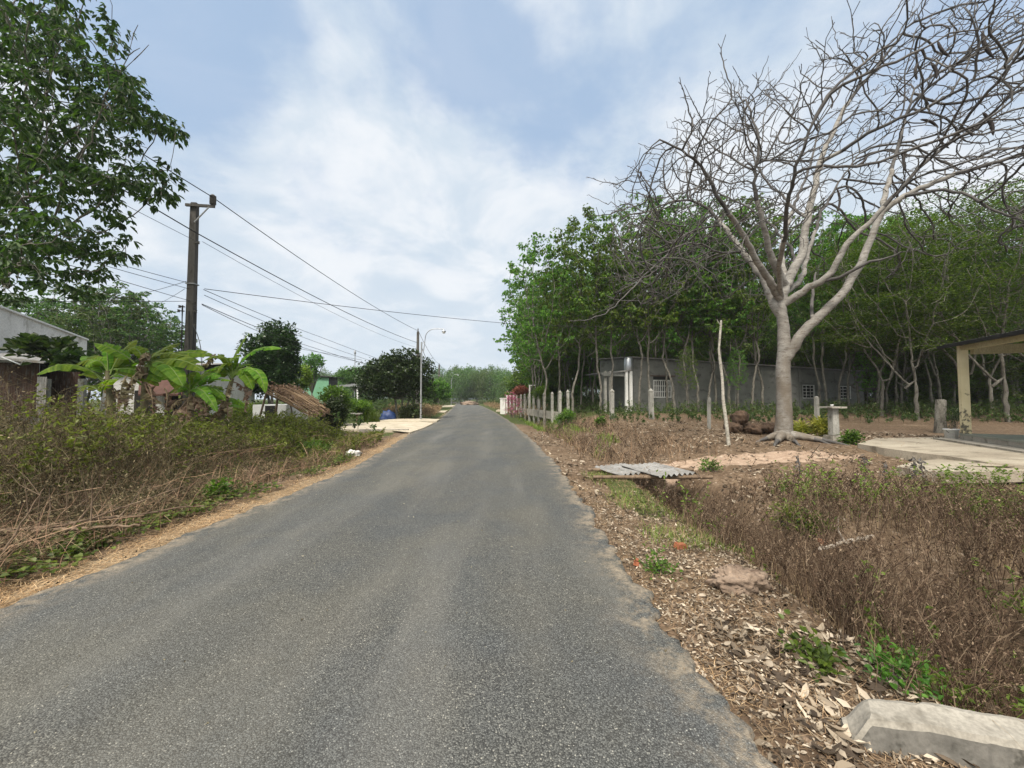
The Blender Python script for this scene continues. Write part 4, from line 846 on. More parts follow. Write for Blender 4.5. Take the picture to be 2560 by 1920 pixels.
def blades(base, H, rng, W=.006, lean=.5, seg=3, azr=None):
    n = len(base); a = rng.uniform(0, 2 * pi, n) if azr is None else azr; d = np.stack([np.cos(a), np.sin(a), np.zeros(n)], -1); S = np.stack([-np.sin(a), np.cos(a), np.zeros(n)], -1)
    H = H * rng.uniform(.5, 1.2, n); ln = lean * rng.uniform(.3, 1.5, n); t = np.linspace(0, 1, seg + 1); q = []
    pts = base[:, None] + d[:, None] * (H[:, None] * ln[:, None] * t ** 1.8)[..., None] + np.array([0, 0, 1.]) * (H[:, None] * (t - .45 * ln[:, None].clip(0, 1.6) * t ** 2.2))[..., None]
    w_ = W * (1 - t ** 1.5 * .9)
    for j in range(seg): q.append(np.stack([pts[:, j] - S * w_[j], pts[:, j] + S * w_[j], pts[:, j + 1] + S * w_[j + 1], pts[:, j + 1] - S * w_[j + 1]], 1))
    return np.concatenate(q)
def scatter(n, x0, x1, y0, y1, rng, mask, ypow=1.0):
    y = y0 + (y1 - y0) * rng.uniform(0, 1, n) ** ypow; x = rng.uniform(0, 1, n) * (x1 - x0) + x0 if np.isscalar(x0) else x0(y) + (x1(y) - x0(y)) * rng.uniform(0, 1, n)
    k_ = rng.uniform(0, 1, n) < mask(x, y); x, y = x[k_], y[k_]; return np.stack([x, y, terrain(x, y)], -1)
def twiggy(soup_d, base, H, rng, lean=.25, ntw=7, r=.0032, nleaf=10, ll=.03, m_st=0, m_lf=1, spread=.16, nseg=4):
    q, P_ = stems(base, H, lean * H, rng, nseg, r); soup_d.quads(q, m_st); n = len(base); Hh = np.broadcast_to(H, (n,))
    i = np.repeat(np.arange(n), ntw); t = rng.uniform(.25, 1, n * ntw) * nseg; a0 = np.clip(t.astype(int), 0, nseg - 1); f = (t - a0)[:, None]
    b_ = P_[i, a0] * (1 - f) + P_[i, a0 + 1] * f; hh = Hh[i] * rng.uniform(.12, .4, n * ntw)
    q2, P2 = stems(b_, hh, hh * rng.uniform(.3, 1.3, n * ntw), rng, 2, r * .55); soup_d.quads(q2, m_st)
    if nleaf:
        j = rng.integers(0, len(P2), n * nleaf); e = rng.uniform(0, 2, n * nleaf); e0 = np.clip(e.astype(int), 0, 1); f = (e - e0)[:, None]; c = P2[j, e0] * (1 - f) + P2[j, e0 + 1] * f
        soup_d.quads(leafq(c, az(rng.uniform(0, 6.28, len(c)), rng.uniform(-1.0, .9, len(c))), rng.normal(0, 1, c.shape) + (0, 0, 1), ll * rng.uniform(.6, 1.4, len(c)), ll * .5), m_lf)
# right: dry brown weeds of the ditch and field
rng = np.random.default_rng(51)
def mright(x, y):
    s_ = x - xr(y); d = sst(s_, .85, 1.6) * (1 - .9 * np.exp(-((x - 2.15) ** 2 + (y - 3.35) ** 2) / .12))
    far = 1 - sst(y + .30 * np.maximum(x - 3, 0), 6.0, 7.7)
    hole = 1 - np.exp(-(((x - 3.05) / .62) ** 2 + ((y - 7.1) / 1.2) ** 2) ** 2)
    path = 1 - np.exp(-((x - 3.3 - .3 * (y - 4.5)) ** 2 / .2 + (y - 4.8) ** 2 / .3))
    wall = 1 - ((y < 2.12) & (y > .9)).astype(float)
    return d * far * hole * (path * .8 + .2) * wall * (.55 + .9 * fbm(x * .8, y * .8, 61))
s = Soup()
b_ = scatter(3600, lambda y: xr(y) + .8, lambda y: np.maximum(1.5 * y + 1.2, 4), 1.9, 8.6, rng, mright, .9)
H = (.34 + .45 * fbm(b_[:, 0] * .6, b_[:, 1] * .6, 71)) * np.clip(1.45 - b_[:, 1] * .13, .4, 1.1) * rng.uniform(.6, 1.25, len(b_)) + .28 * np.exp(-((b_[:, 0] - xr(b_[:, 1]) - 2.05) / .6) ** 2)
near = b_[:, 1] < 4.8
print('right weeds', near.sum(), (~near).sum())
twiggy(s, b_[near], H[near], rng, .3, 10, .0027, 20, .021)
twiggy(s, b_[~near], H[~near], rng, .35, 7, .0040, 12, .03)
o = s.build('dry_weeds', [M['dry_weed'], M['dry_weed']]); tag(o, 'dense brown dead weeds filling the roadside ditch and plot', 'weeds', kind='stuff')
# sparse tufts farther out on the plot and along the bank
s = Soup()
def mfar(x, y):
    s_ = x - xr(y); bank = sst(s_, .8, 1.2) * (1 - sst(s_, 3.6, 4.6)) * .9 * (1 - np.exp(-(((x - 3.0) / 1.1) ** 2 + ((y - 8.3) / 1.2) ** 2) ** 2)); return np.clip(bank * (.25 + fbm(x * .9, y * .9, 62)) + .10 * sst(fbm(x * 1.3, y * 1.3, 63), .52, .62) * (s_ > 3) * (y < 14), 0, 1) * (1 - np.exp(-((y - 9) / .7) ** 2) * (x > 3.4)) * (1 - ((x > 7.6) & (y < 13.5)) * 1.0)
b_ = scatter(2600, lambda y: xr(y) + .7, lambda y: xr(y) + 11, 8, 24, rng, mfar, 1.0)
twiggy(s, b_, .28 + .35 * rng.uniform(0, 1, len(b_)) * (b_[:, 1] > 9.5), rng, .5, 5, .0055, 7, .05)
b_ = scatter(1400, lambda y: xr(y) + .9, lambda y: xr(y) + 4.2, 9.4, 22, rng, lambda x, y: fbm(x, y, 64) * 1.0)
s.quads(blades(b_, .75, rng, .006, .8), 2)
o = s.build('dry_scrub', [M['dry_weed'], M['dry_weed'], M['dry_straw']]); tag(o, 'brown dead scrub and pale straw on the far ditch bank', 'scrub', kind='stuff')
# straw blades through the brown
s = Soup(); b_ = scatter(3200, lambda y: xr(y) + .9, lambda y: np.maximum(1.5 * y + .8, 4), 1.9, 8.4, rng, mright, .8); s.quads(blades(b_, .5, rng, .0016, .9, 4), 0)
b_ = scatter(2400, lambda y: xr(y) + .9, lambda y: np.maximum(1.5 * y + .8, 4), 1.95, 8.4, rng, lambda x, y: mright(x, y) * sst(fbm(x * .9, y * .9, 77), .48, .6), .8)
H = .3 + .3 * rng.uniform(0, 1, len(b_)); twiggy(s, b_, H, rng, .3, 3, .0022, 16, .045, 1, 1)
o = s.build('green_weeds', [M['dry_straw'], M['leaf_weed']]); tag(o, 'scattered green weeds and straw among the brown dead weeds', 'weeds', kind='stuff')
# green grass slope near the tin bridge
s = Soup(); b_ = scatter(5000, lambda y: xr(y) + .35, lambda y: xr(y) + 2.3, 4.2, 8.6, rng, lambda x, y: sst(fbm(x * 1.1, y * 1.1, 66), .38, .58) * sst(x - xr(y), .3, .8), 1)
s.quads(blades(b_, .13, rng, .004, .9), 0); s.quads(blades(b_[::3] + (0.02, .02, 0), .15, rng, .0035, 1.0), 1)
b_ = scatter(4200, lambda y: xr(y) + .9, lambda y: xr(y) + 3.2, 14, 30, rng, lambda x, y: sst(fbm(x * .7, y * .7, 67), .4, .55), 1); s.quads(blades(b_, .32, rng, .012, .8), 0)
o = s.build('grass', [M['leaf_weed'], M['dry_straw']]); tag(o, 'short green and yellow grass on the slope by the tin bridge', 'grass', kind='stuff')

# leaf litter
def litter_leaves(soup, base, L_, rng, m=0, lift=.012):
    n = len(base); a = rng.uniform(0, 2 * pi, n); tilt = rng.normal(0, .3, n); roll = rng.normal(0, .35, n)
    D = az(a, tilt); S = nrm(np.stack([-np.sin(a) * np.cos(roll), np.cos(a) * np.cos(roll), np.sin(roll)], -1)); Nn = nrm(np.cross(D, S)); Nn = np.where(Nn[:, 2:] < 0, -Nn, Nn)
    L_ = L_ * rng.uniform(.45, 1.25, n); W = L_ * rng.uniform(.3, .5, n); curl = rng.uniform(-.5, .9, n) * 1.2; cup = rng.uniform(-.3, .8, n)
    ts = [0, .12, .38, .68, .92, 1.0]; ws = [.02, .45, 1, .85, .3, .02]; V = []
    for t_, w_ in zip(ts, ws):
        cen = base + D * ((t_ - .5) * L_)[:, None] + Nn * (curl * L_ * (t_ - .5) ** 2 + lift + abs(roll) * W * .3)[:, None]
        for sd in (-1, 0, 1): V.append(cen + S * (sd * w_ * W * .5 * (1 - .25 * np.abs(cup)))[:, None] + Nn * (abs(sd) * w_ * W * .5 * cup + rng.normal(0, .004, n) * abs(sd))[:, None])
    V = np.stack(V, 1); F = []
    for r_ in range(5):
        for c_ in range(2): q = r_ * 3 + c_; F.append([q, q + 1, q + 4, q + 3])
    F = np.array(F); soup.add(V.reshape(-1, 3), (np.arange(n)[:, None, None] * 18 + F[None]).reshape(-1, 4), m)
rng = np.random.default_rng(52)
s = Soup()
def mlit(x, y):
    s_ = x - xr(y); return (sst(s_, -.12, .3) * (1 - sst(s_, 1.15, 1.9)) * (.35 + .8 * sst(fbm(x * 2, y * 2, 81), .35, .6))) * (1 - .65 * sst(y, 4.5, 6))
b_ = scatter(6500, lambda y: xr(y) - .15, lambda y: xr(y) + 2.0, 1.35, 7, rng, mlit, 1.15); litter_leaves(s, b_, .058, rng); print('litter', len(b_))
b_ = scatter(900, lambda y: xr(y) + .3, lambda y: xr(y) + 1.9, 1.2, 2.9, rng, lambda x, y: .75 + 0 * x, 1.0); litter_leaves(s, b_, .10, rng, lift=.025)
b_ = scatter(9000, lambda y: xr(y), lambda y: xr(y) + 13, 5, 19, rng, lambda x, y: .15 + .85 * sst(fbm(x * .9, y * .9, 82), .4, .6), 1.0); litter_leaves(s, b_, .12, rng)
b_ = scatter(16000, lambda y: xr(y) - .3, lambda y: xr(y) + 1.9, 1.3, 6.5, rng, lambda x, y: mlit(x + .1, y) * 1.2, 1.2); s.quads(leafq(b_ + (0, 0, .012), az(rng.uniform(0, 6.28, len(b_)), rng.normal(0, .35, len(b_))), np.tile([0, 0, 1.], (len(b_), 1)) + rng.normal(0, .35, (len(b_), 3)), .028 * rng.uniform(.4, 1.3, len(b_)), .013))
o = s.build('leaf_litter', M['litter']); tag(o, 'pale curled fallen leaves along the right verge', 'fallen leaves', kind='stuff')
# straw, small twigs on both verges
s = Soup()
def lying(n, fx0, fx1, y0, y1, L_, W, m, mask, yp=1.2, h=.01):
    b = scatter(n, fx0, fx1, y0, y1, rng, mask, yp); b[:, 2] += h; n = len(b); a = rng.uniform(0, 2 * pi, n); el = rng.normal(.08, .22, n); D = az(a, el); L2 = L_ * rng.uniform(.3, 1.3, n)
    S = np.stack([-np.sin(a), np.cos(a), 0 * a], -1); bend = rng.normal(0, .22, n); md = b + D * (L2 * .5)[:, None] + S * (bend * L2)[:, None]; e = b + D * L2[:, None]
    e[:, 2] = np.maximum(e[:, 2], terrain(e[:, 0], e[:, 1]) + .006); w_ = W
    s.quads(np.stack([b - S * w_, b + S * w_, md + S * w_, md - S * w_], 1), m); s.quads(np.stack([md - S * w_, md + S * w_, e + S * w_ * .4, e - S * w_ * .4], 1), m)
lying(26000, lambda y: xl(y) - .75, lambda y: xl(y) + .13, 2.6, 16, .085, .0022, 0, lambda x, y: .95 * sst(xl(y) - x, -.12, .1) * (1 - sst(xl(y) - x, .4, .75)) * (.3 + fbm(x * 2, y * 2, 91)), 1.5)
lying(3000, lambda y: xl(y) - .7, lambda y: xl(y) + .4, 2.6, 13, .07, .0018, 0, lambda x, y: .35 * (.1 + fbm(x * 2, y * 2, 92)), 1.5, .02)
lying(13000, lambda y: xr(y) - .25, lambda y: xr(y) + 1.6, 1.3, 8, .10, .0016, 1, lambda x, y: (.25 + fbm(x * 2.5, y * 2.5, 93)) * sst(x - xr(y), -.22, .1), 1.2)
lying(2600, lambda y: xr(y) - .2, lambda y: xr(y) + .5, 1.3, 8, .07, .0014, 0, lambda x, y: .9 * sst(fbm(x * 2.2, y * 2.2, 94), .5, .62), 1.2)
lying(1500, lambda y: xr(y) + .6, lambda y: xr(y) + 10, 7, 17, .45, .006, 1, lambda x, y: .8 + 0 * x, 1.0)
o = s.build('straw', [M['dry_orange'], M['dry_straw']]); tag(o, 'orange dry grass bits and straw along both road edges', 'straw', kind='stuff')
# stones
s = Soup(); b_ = np.concatenate([scatter(1500, lambda y: xr(y) - .12, lambda y: xr(y) + 1.3, 1.3, 9, rng, lambda x, y: .4 + 0 * x, 1.2), scatter(900, lambda y: xl(y) - .4, lambda y: xl(y) + .2, 2.5, 12, rng, lambda x, y: .4 + 0 * x, 1.2)])
n = len(b_); ico = nrm(np.array([[1, 0, 0], [-1, 0, 0], [0, 1, 0], [0, -1, 0], [0, 0, 1], [0, 0, -1.]])); sz = rng.uniform(.004, .014, n) ** 1.0
V = b_[:, None] + ico[None] * sz[:, None, None] * rng.uniform(.6, 1.3, (n, 6, 1)) + np.array([0, 0, .005])
F = np.array([[0, 2, 4, 4], [2, 1, 4, 4], [1, 3, 4, 4], [3, 0, 4, 4]])
F = np.array([[0, 2, 1, 4], [1, 3, 0, 4], [0, 2, 1, 5], [1, 3, 0, 5]]); s.add(V.reshape(-1, 3), (np.arange(n)[:, None, None] * 6 + F[None]).reshape(-1, 4))
o = s.build('gravel', M['stone']); tag(o, 'loose grey road chippings along the asphalt edge', 'gravel', kind='stuff')
# bits lying on the road
s = Soup(); b_ = scatter(170, lambda y: xl(y) + .3, lambda y: xr(y) - .1, 1.4, 12, rng, lambda x, y: .8 + 0 * x, 1.2); b_[:, 2] = .04; litter_leaves(s, b_, .022, rng, lift=.003)
o = s.build('debris', M['litter']); tag(o, 'small pale leaf scraps lying on the asphalt', 'debris', kind='stuff')

# left: tangled brown weeds, green shrubs behind
rng = np.random.default_rng(53)
def hl(x, y):  # height of the growth
    s_ = xl(y) - x; return .14 + (.55 + .95 * fbm(x * .9, y * .9, 121)) * 1.12 * sst(s_, .2, 3.2) * (1 - .55 * sst(y, 6, 10)) + .3 * sst(s_, 3.5, 6) * (1 - .8 * sst(y, 8, 11))
def mleft(x, y):
    s_ = xl(y) - x; return sst(s_, .35, 1.0) * (1 - sst(y, 14.6, 16)) * (.55 + .8 * fbm(x, y, 95))
s = Soup(); fx0 = lambda y: np.maximum(-1.45 * y - 1.5, xl(y) - 9); fx1 = lambda y: xl(y) - .3
b_ = scatter(3900, fx0, fx1, 2.2, 15, rng, mleft, 1.0); H = hl(b_[:, 0], b_[:, 1]) * rng.uniform(.45, 1.3, len(b_)); print('left weeds', len(b_))
twiggy(s, b_, H, rng, .55, 9, .004, 18, .036)
b_ = scatter(9000, fx0, fx1, 2.2, 14, rng, mleft, .9); s.quads(blades(b_, .8, rng, .0032, 1.2, 4), 2)
b_ = scatter(260, fx0, lambda y: xl(y) - 1.0, 3.5, 13, rng, mleft, .9); q, _ = stems(b_, .9, 1.3, rng, 5, .0075, .5); s.quads(q, 2)
o = s.build('tangled_weeds', [M['dry_olive'], M['dry_olive'], M['dry_straw']]); tag(o, 'tangled brown dead weeds and straw on the left verge', 'weeds', kind='stuff')
s = Soup()
def mgreen(x, y): s_ = xl(y) - x; return np.clip(sst(s_, 2.1, 4.6) * 1.1 * sst(fbm(x * .75, y * .75, 96), .42, .66) + .9 * sst(y, 8.5, 12) * sst(s_, .5, 1.1), 0, 1) * (1 - sst(y, 14.8, 16))
b_ = scatter(3000, fx0, fx1, 3.2, 16, rng, mgreen, 1.0); H = (hl(b_[:, 0], b_[:, 1]) + .12) * rng.uniform(.7, 1.15, len(b_)); print('left green', len(b_))
twiggy(s, b_, H, rng, .28, 7, .005, 40, .082, 0, 1)
# creeping green along the verge edge
b_ = scatter(900, lambda y: xl(y) - 1.2, lambda y: xl(y) - .35, 3, 12, rng, lambda x, y: sst(fbm(x * 1.1, y * 1.1, 97), .52, .6), 1.1); n = len(b_)
bb = np.repeat(b_, 4, 0) + rng.normal(0, .05, (n * 4, 3)) * (1, 1, .1) + (0, 0, .05) + rng.uniform(0, .1, (n * 4, 1)) * (0, 0, 1); s.quads(leafq(bb, az(rng.uniform(0, 6.28, n * 4), rng.uniform(-.4, .3, n * 4)), np.tile([0, 0, 1.], (n * 4, 1)) + rng.normal(0, .2, (n * 4, 3)), .055, .05), 2)
o = s.build('green_shrubs', [M['dry_weed'], M['leaf_weed'], M['leaf_bush']]); tag(o, 'waist high green leafy weeds covering the left plot', 'shrubs', kind='stuff')

# undergrowth among the plantation and in the plots far left / right
s = Soup()
b_ = scatter(2500, lambda y: xr(y) + 3 + 0 * y, lambda y: np.minimum(1.55 * y, 36), 17.5, 34, rng, lambda x, y: (sst(x - xr(y), 3, 6) * sst(y, 16.5, 19) * (1 - ((x > 8.3) & (y > 26.4 + (x - 8.3) * .24))) * (.45 + .6 * fbm(x * .5, y * .5, 98))), 1.0)
twiggy(s, b_, .2 + .65 * rng.uniform(0, 1, len(b_)) ** 2, rng, .4, 6, .007, 22, .10, 0, 1)
b_ = scatter(1600, lambda y: xl(y) - 30, lambda y: xl(y) - 1.4, 16, 60, rng, lambda x, y: .25 + .6 * sst(y, 30, 50) + .3 * fbm(x * .4, y * .4, 99) - .5 * ((y < 26) & (y > 18.5)), 1.0)
twiggy(s, b_, .5 + .6 * rng.uniform(0, 1, len(b_)), rng, .35, 5, .008, 26, .14, 0, 1)
b_ = scatter(900, lambda y: xr(y) + 2, lambda y: xr(y) + 20, 36, 110, rng, lambda x, y: .8 + 0 * x, 1.0); twiggy(s, b_, .6 + .9 * rng.uniform(0, 1, len(b_)), rng, .35, 5, .015, 30, .24, 0, 1)
b_ = scatter(700, lambda y: xl(y) - 22, lambda y: xl(y) - 1.5, 50, 110, rng, lambda x, y: .8 + 0 * x, 1.0); twiggy(s, b_, .7 + .9 * rng.uniform(0, 1, len(b_)), rng, .35, 5, .015, 30, .24, 0, 1)
o = s.build('undergrowth', [M['dry_weed'], M['leaf_under']]); tag(o, 'low green undergrowth at the foot of the plantation and gardens', 'undergrowth', kind='stuff')
s = Soup(); b_ = np.concatenate([scatter(900, lambda y: xl(y) - 5, lambda y: xl(y) - .8, 31, 46, rng, lambda x, y: .8 + 0 * x), scatter(800, lambda y: xr(y) + .9, lambda y: xr(y) + 4, 33, 90, rng, lambda x, y: .8 + 0 * x)])
twiggy(s, b_, .5 + .5 * rng.uniform(0, 1, len(b_)), rng, .5, 6, .012, 8, .12, 0, 0); o = s.build('brown_scrub', M['dry_straw']); tag(o, 'dry tan scrub beside the far stretch of road', 'scrub', kind='stuff')

# single bushes and plants
def bush(name, lab, cat, c, rad, n, lm, Lg, W, seed, stem=True, nl=8, inner=.55, H=None):
    r_ = np.random.default_rng(seed); c = np.array(c, float); root = thing(name, lab, cat, (c[0], c[1], tz(c[0], c[1]))); zc = c[2] - tz(c[0], c[1])
    rad = np.array(rad); lobes = [(np.array([0, 0, zc]), rad * .72)]
    for _ in range(5): d_ = nrm(r_.normal(0, 1, 3)) * rad * r_.uniform(.35, .75); lobes.append((np.array([0, 0, zc]) + d_, rad * r_.uniform(.28, .55)))
    if zc - rad[2] > .02 and zc - rad[2] < rad[2] * 1.6 : lobes.append((np.array([0, 0, (zc - rad[2] * .4) * .55]), rad * (.7, .7, 0) + (0, 0, (zc - rad[2] * .4) * .5)))
    tot_ = sum(np.prod(l_[1]) ** .67 for l_ in lobes); att = np.concatenate([ell(r_, int(n * np.prod(l_[1]) ** .67 / tot_) + 2, l_[0], l_[1], .3) for l_ in lobes]); att = att + r_.normal(0, 1, att.shape) * rad * .09; n = len(att); s = Soup()
    kk_ = min(1.0, rad[0] / .3); 
    for q in att[r_.choice(n, min(22, n), False)]: b0 = np.array([q[0] * .35, q[1] * .35, zc - .25 if name == 'shed_creeper' else -.05]); s.tube([b0, (b0 + q) / 2 + r_.normal(0, .03, 3) * kk_, q], np.array([.012, .009, .004]) * kk_, 5)
    s.build('stem', M['bark'], root, True); s = Soup(); s.quads(clusters_round(att, r_, nl, Lg, W, .06)); s.build('foliage', M[lm], root); return root
def cpx(px, py, Yd): return P(px, py, Yd)
def rpx(a, Yd): return a / FPX * Yd
for (nm, lab, cat, px, py, Yd, ra, rb, n, lm, Lg, W) in [
    ('vine_column', 'tall column of dark creeper leaves beside the pale driveway', 'creeper', 838, 1035, 18.5, 32, 52, 700, 'leaf_dark', .10, .07),
    ('hedge_bush', 'yellow green bush above the dark creeper column', 'bush', 835, 1000, 21.5, 52, 34, 600, 'leaf_bush', .13, .08),
    ('round_bush', 'low green bush between the creeper and the blue tarpaulin', 'bush', 900, 1018, 26, 42, 22, 450, 'leaf_rubber', .13, .07),
    ('round_bush', 'dark low bush at the foot of the street lamp', 'bush', 1025, 1035, 29, 30, 24, 400, 'leaf_dark', .15, .07),
    ('clipped_bush', 'round clipped green bush above the concrete posts', 'bush', 1355, 982, 30, 22, 22, 700, 'leaf_rubber', .07, .05),
    ('flowering_bush', 'pink flowering bougainvillea by the pale gate pillar', 'bush', 1283, 1006, 34, 30, 26, 150, 'pink', .09, .06),
    ('red_leaf_tree', 'low red brown leaved tree behind the concrete posts', 'tree', 1302, 978, 38, 22, 14, 320, 'redleaf', .2, .1),
    ('young_tree', 'bright green young tree with large leaves behind the last white posts', 'tree', 1443, 986, 25, 18, 30, 170, 'leaf_bush', .2, .13),
    ('young_tree', 'thin pale green sapling behind the concrete posts', 'sapling', 1410, 965, 27, 20, 16, 70, 'leaf_bush', .16, .08),
    ('roadside_bush', 'dark green bush on the ditch bank before the posts', 'bush', 1418, 1042, 17, 26, 22, 260, 'leaf_rubber', .09, .05),
    ('roadside_plant', 'small bright green plant on the brown ditch bank', 'plant', 1500, 1058, 14.5, 14, 12, 60, 'leaf_bush', .12, .07),
    ('yellow_plant', 'yellow leaved cordyline beside the bare tree roots', 'plant', 2002, 1078, 13.3, 13, 16, 60, 'yellowleaf', .2, .035),
    ('yellow_plant', 'taller yellow green cordyline left of the stone pedestal', 'plant', 2050, 1072, 12.6, 15, 24, 90, 'yellowleaf', .2, .035),
    ('patio_plant', 'small green plant at the corner of the concrete yard', 'plant', 2125, 1100, 10.3, 14, 11, 60, 'leaf_bush', .09, .05),
    ('leafy_weed', 'bright green weed beside the bottom right kerb wall', 'plant', 2235, 1680, 2.32, 44, 28, 22, 'leaf_bush', .045, .022),
    ('leafy_weed', 'green weed rising from the brown weeds above the kerb wall', 'plant', 2170, 1520, 2.75, 34, 22, 16, 'leaf_bush', .05, .022),
    ('leafy_weed', 'pale green weed beside the fallen branch', 'plant', 2040, 1315, 4.2, 26, 22, 40, 'leaf_bush', .06, .03),
    ('leafy_weed', 'small green weed on the litter by the asphalt edge', 'plant', 2030, 1650, 2.15, 24, 12, 12, 'leaf_bush', .05, .035),
    ('leafy_weed', 'small green weed among the leaves beside the brick', 'plant', 1650, 1428, 3.45, 16, 10, 14, 'leaf_bush', .04, .025),
    ('leafy_weed', 'green weed at the foot of the earth bank past the tin bridge', 'plant', 1975, 1290, 4.6, 40, 18, 46, 'leaf_weed', .05, .025),
    ('leafy_weed', 'green seedlings on the sandy path right of the tin bridge', 'plant', 1775, 1168, 8.4, 22, 7, 26, 'leaf_bush', .06, .03),
    ('leafy_weed', 'broad leaved weed on the lower left verge', 'plant', 200, 1365, 4.05, 60, 12, 34, 'leaf_bush', .06, .055),
    ('leafy_weed', 'green weed sprawling where the straw verge begins', 'plant', 545, 1235, 5.6, 34, 14, 30, 'leaf_bush', .07, .055),
    ('dark_bush', 'dark green garden bush in front of the street lamp driveway', 'bush', 600, 1040, 13.5, 60, 40, 420, 'leaf_weed', .09, .05),
    ('dark_bush', 'green bush reaching to the road before the first driveway', 'bush', 770, 1135, 9.6, 60, 34, 520, 'leaf_bush', .075, .045),
    ('shed_creeper', 'big leaved creeper hanging over the rusty shed roof', 'creeper', 105, 872, 12.4, 70, 26, 60, 'leaf_near', .26, .15),
    ('shed_creeper', 'dark creeper spilling along the shed eave towards the bananas', 'creeper', 185, 905, 12.6, 60, 18, 60, 'leaf_near', .24, .14),
    ('pot_shrub', 'dark dead looking shrub behind the white bucket', 'plant', 2385, 1040, 13.3, 14, 22, 60, 'leaf_dark', .07, .02)]:
    if nm in ('roadside_bush', 'roadside_plant', 'yellow_plant', 'patio_plant', 'leafy_weed', 'dark_bush', 'young_tree', 'vine_column'):
        g_ = G(px, py + rb); Yd = g_[1]; c = g_ + np.array([0, 0, rpx(rb, Yd)])
    else: c = cpx(px, py, Yd)
    bush(nm, lab, cat, c, (rpx(ra, Yd), rpx(ra, Yd) * .9, rpx(rb, Yd)), n, lm, Lg, W, abs(hash(lab)) % 1000 if False else (px * 7 + py) % 1000)
# grass tufts
for (lab, px, py, Yd, h, n, m_) in [('lemongrass tuft with long upright blades before the blue tarpaulin', 930, 1052, 25.5, 1.0, 320, 'leaf_bush'), ('tall green grass at the culvert wall of the first driveway', 895, 1100, 15.5, .55, 700, 'leaf_weed')]:
    c = P(px, py, Yd); c[2] = tz(c[0], c[1]); r_ = np.random.default_rng(px); b_ = c + r_.normal(0, 1, (n, 3)) * (.22 if n < 400 else .8, .22 if n < 400 else .5, 0); s = Soup(); s.quads(blades(b_, h, r_, .012, .55, 4)); o = s.build('grass_tuft', M[m_]); tag(o, lab, 'grass')

# ------------------------------------------------------------------ poles, lamps, cables
rng = np.random.default_rng(71)
def utility_pole(lab, px, ytop, Yd, w0, w1, full=True, straight=True):
    top = P(px, ytop, Yd); x = top[0]; z0 = tz(x, Yd); root = thing('utility_pole', lab, 'utility pole', (x, Yd, z0), .12 if full else 0, 'utility poles')
    H = top[2] - z0; s = Soup(); s.box((0, 0, H / 2 - .1), (w1, w1 * .8, H + .2), 0, 0, w0 / w1)
    s.box((0, 0, H + .02), (w0 * .9, w0 * .7, .05)); s.build('pole', M['concrete_pole'], root)
    if full:
        s = Soup(); s.box((.27, -.14, H - .1), (.95, .07, .09)); s.build('cross_arm', M['concrete_pole'], root)
        s = Soup(); s.tube([(.10, -.15, H - .72), (.58, -.15, H - .12)], .025, 6); s.build('brace', M['metal'], root)
        s = Soup(); s.lathe([(.03, -.06), (.03, .0)] + [q for i in range(6) for q in ((.1, .02 + i * .055), (.105, .035 + i * .055), (.06, .05 + i * .055))] + [(.05, .36), (.001, .37)], (.68, -.14, H - .04), 14); s.build('insulator', M['concrete_pole'], root, True)
        for zz_ in (H - 2.9, H - 5.5):
            s = Soup(); s.box((0, 0, zz_), (.30, .26, .035)); s.build('band', M['metal'], root)
        for (dx, dz) in [(.17, 3.6), (.19, 3.9), (-.2, 3.75), (-.22, 3.9), (.17, 4.4), (.2, 1.45)]:
            s = Soup(); s.tube([(dx * .6, -.13, H - dz), (dx * 1.3, -.17, H - dz)], .02, 6); s.lathe([(.0, -.05), (.045, -.04), (.03, -.01), (.03, .01), (.045, .04), (0, .05)], (dx * 1.35, -.17, H - dz), 10); s.build('spool_insulator', M['concrete_pole'], root, True)
        for dx, k_ in [(.19, 0), (.23, 1), (-.19, 2), (.05, 3), (-.17, 4)]:
            s = Soup(); zs = np.linspace(H - 3.7 - .2 * (k_ % 2), .3, 14); s.tube([(dx + .02 * np.sin(z_ * 1.7 + k_), -.15, z_) for z_ in zs], .016, 6); s.build('down_cable', M['rubber'], root, True)
        s = Soup(); zs = np.linspace(0, 1, 14); s.tube([(.2 + .32 * np.sin(t_ * 2.6) ** .8 if t_ > 0 else .2, -.2, H - 4.4 - t_ * 2.2) for t_ in zs], .013, 6); s.build('loose_cable', M['cable_grey'], root, True)
    else:
        s = Soup(); s.lathe([(.03, 0), (.06, .05), (.04, .12), (.06, .18), (.03, .3), (0, .32)], (0, 0, H + .05), 10); s.build('insulator', M['concrete_pole'], root, True)
        s = Soup(); s.box((0, -.1, H - 2.0), (.5, .05, .06)); s.build('cross_arm', M['metal'], root)
    return x, Yd
utility_pole('tall dark concrete utility pole with bracket above the banana plants', 487, 511, 13.4, .2, .29)
utility_pole('slimmer utility pole rising behind the broad jackfruit tree', 1045, 830, 36, .2, .34, False)
utility_pole('small distant utility pole over the low trees by the bend', 1098, 913, 72, .26, .4, False)
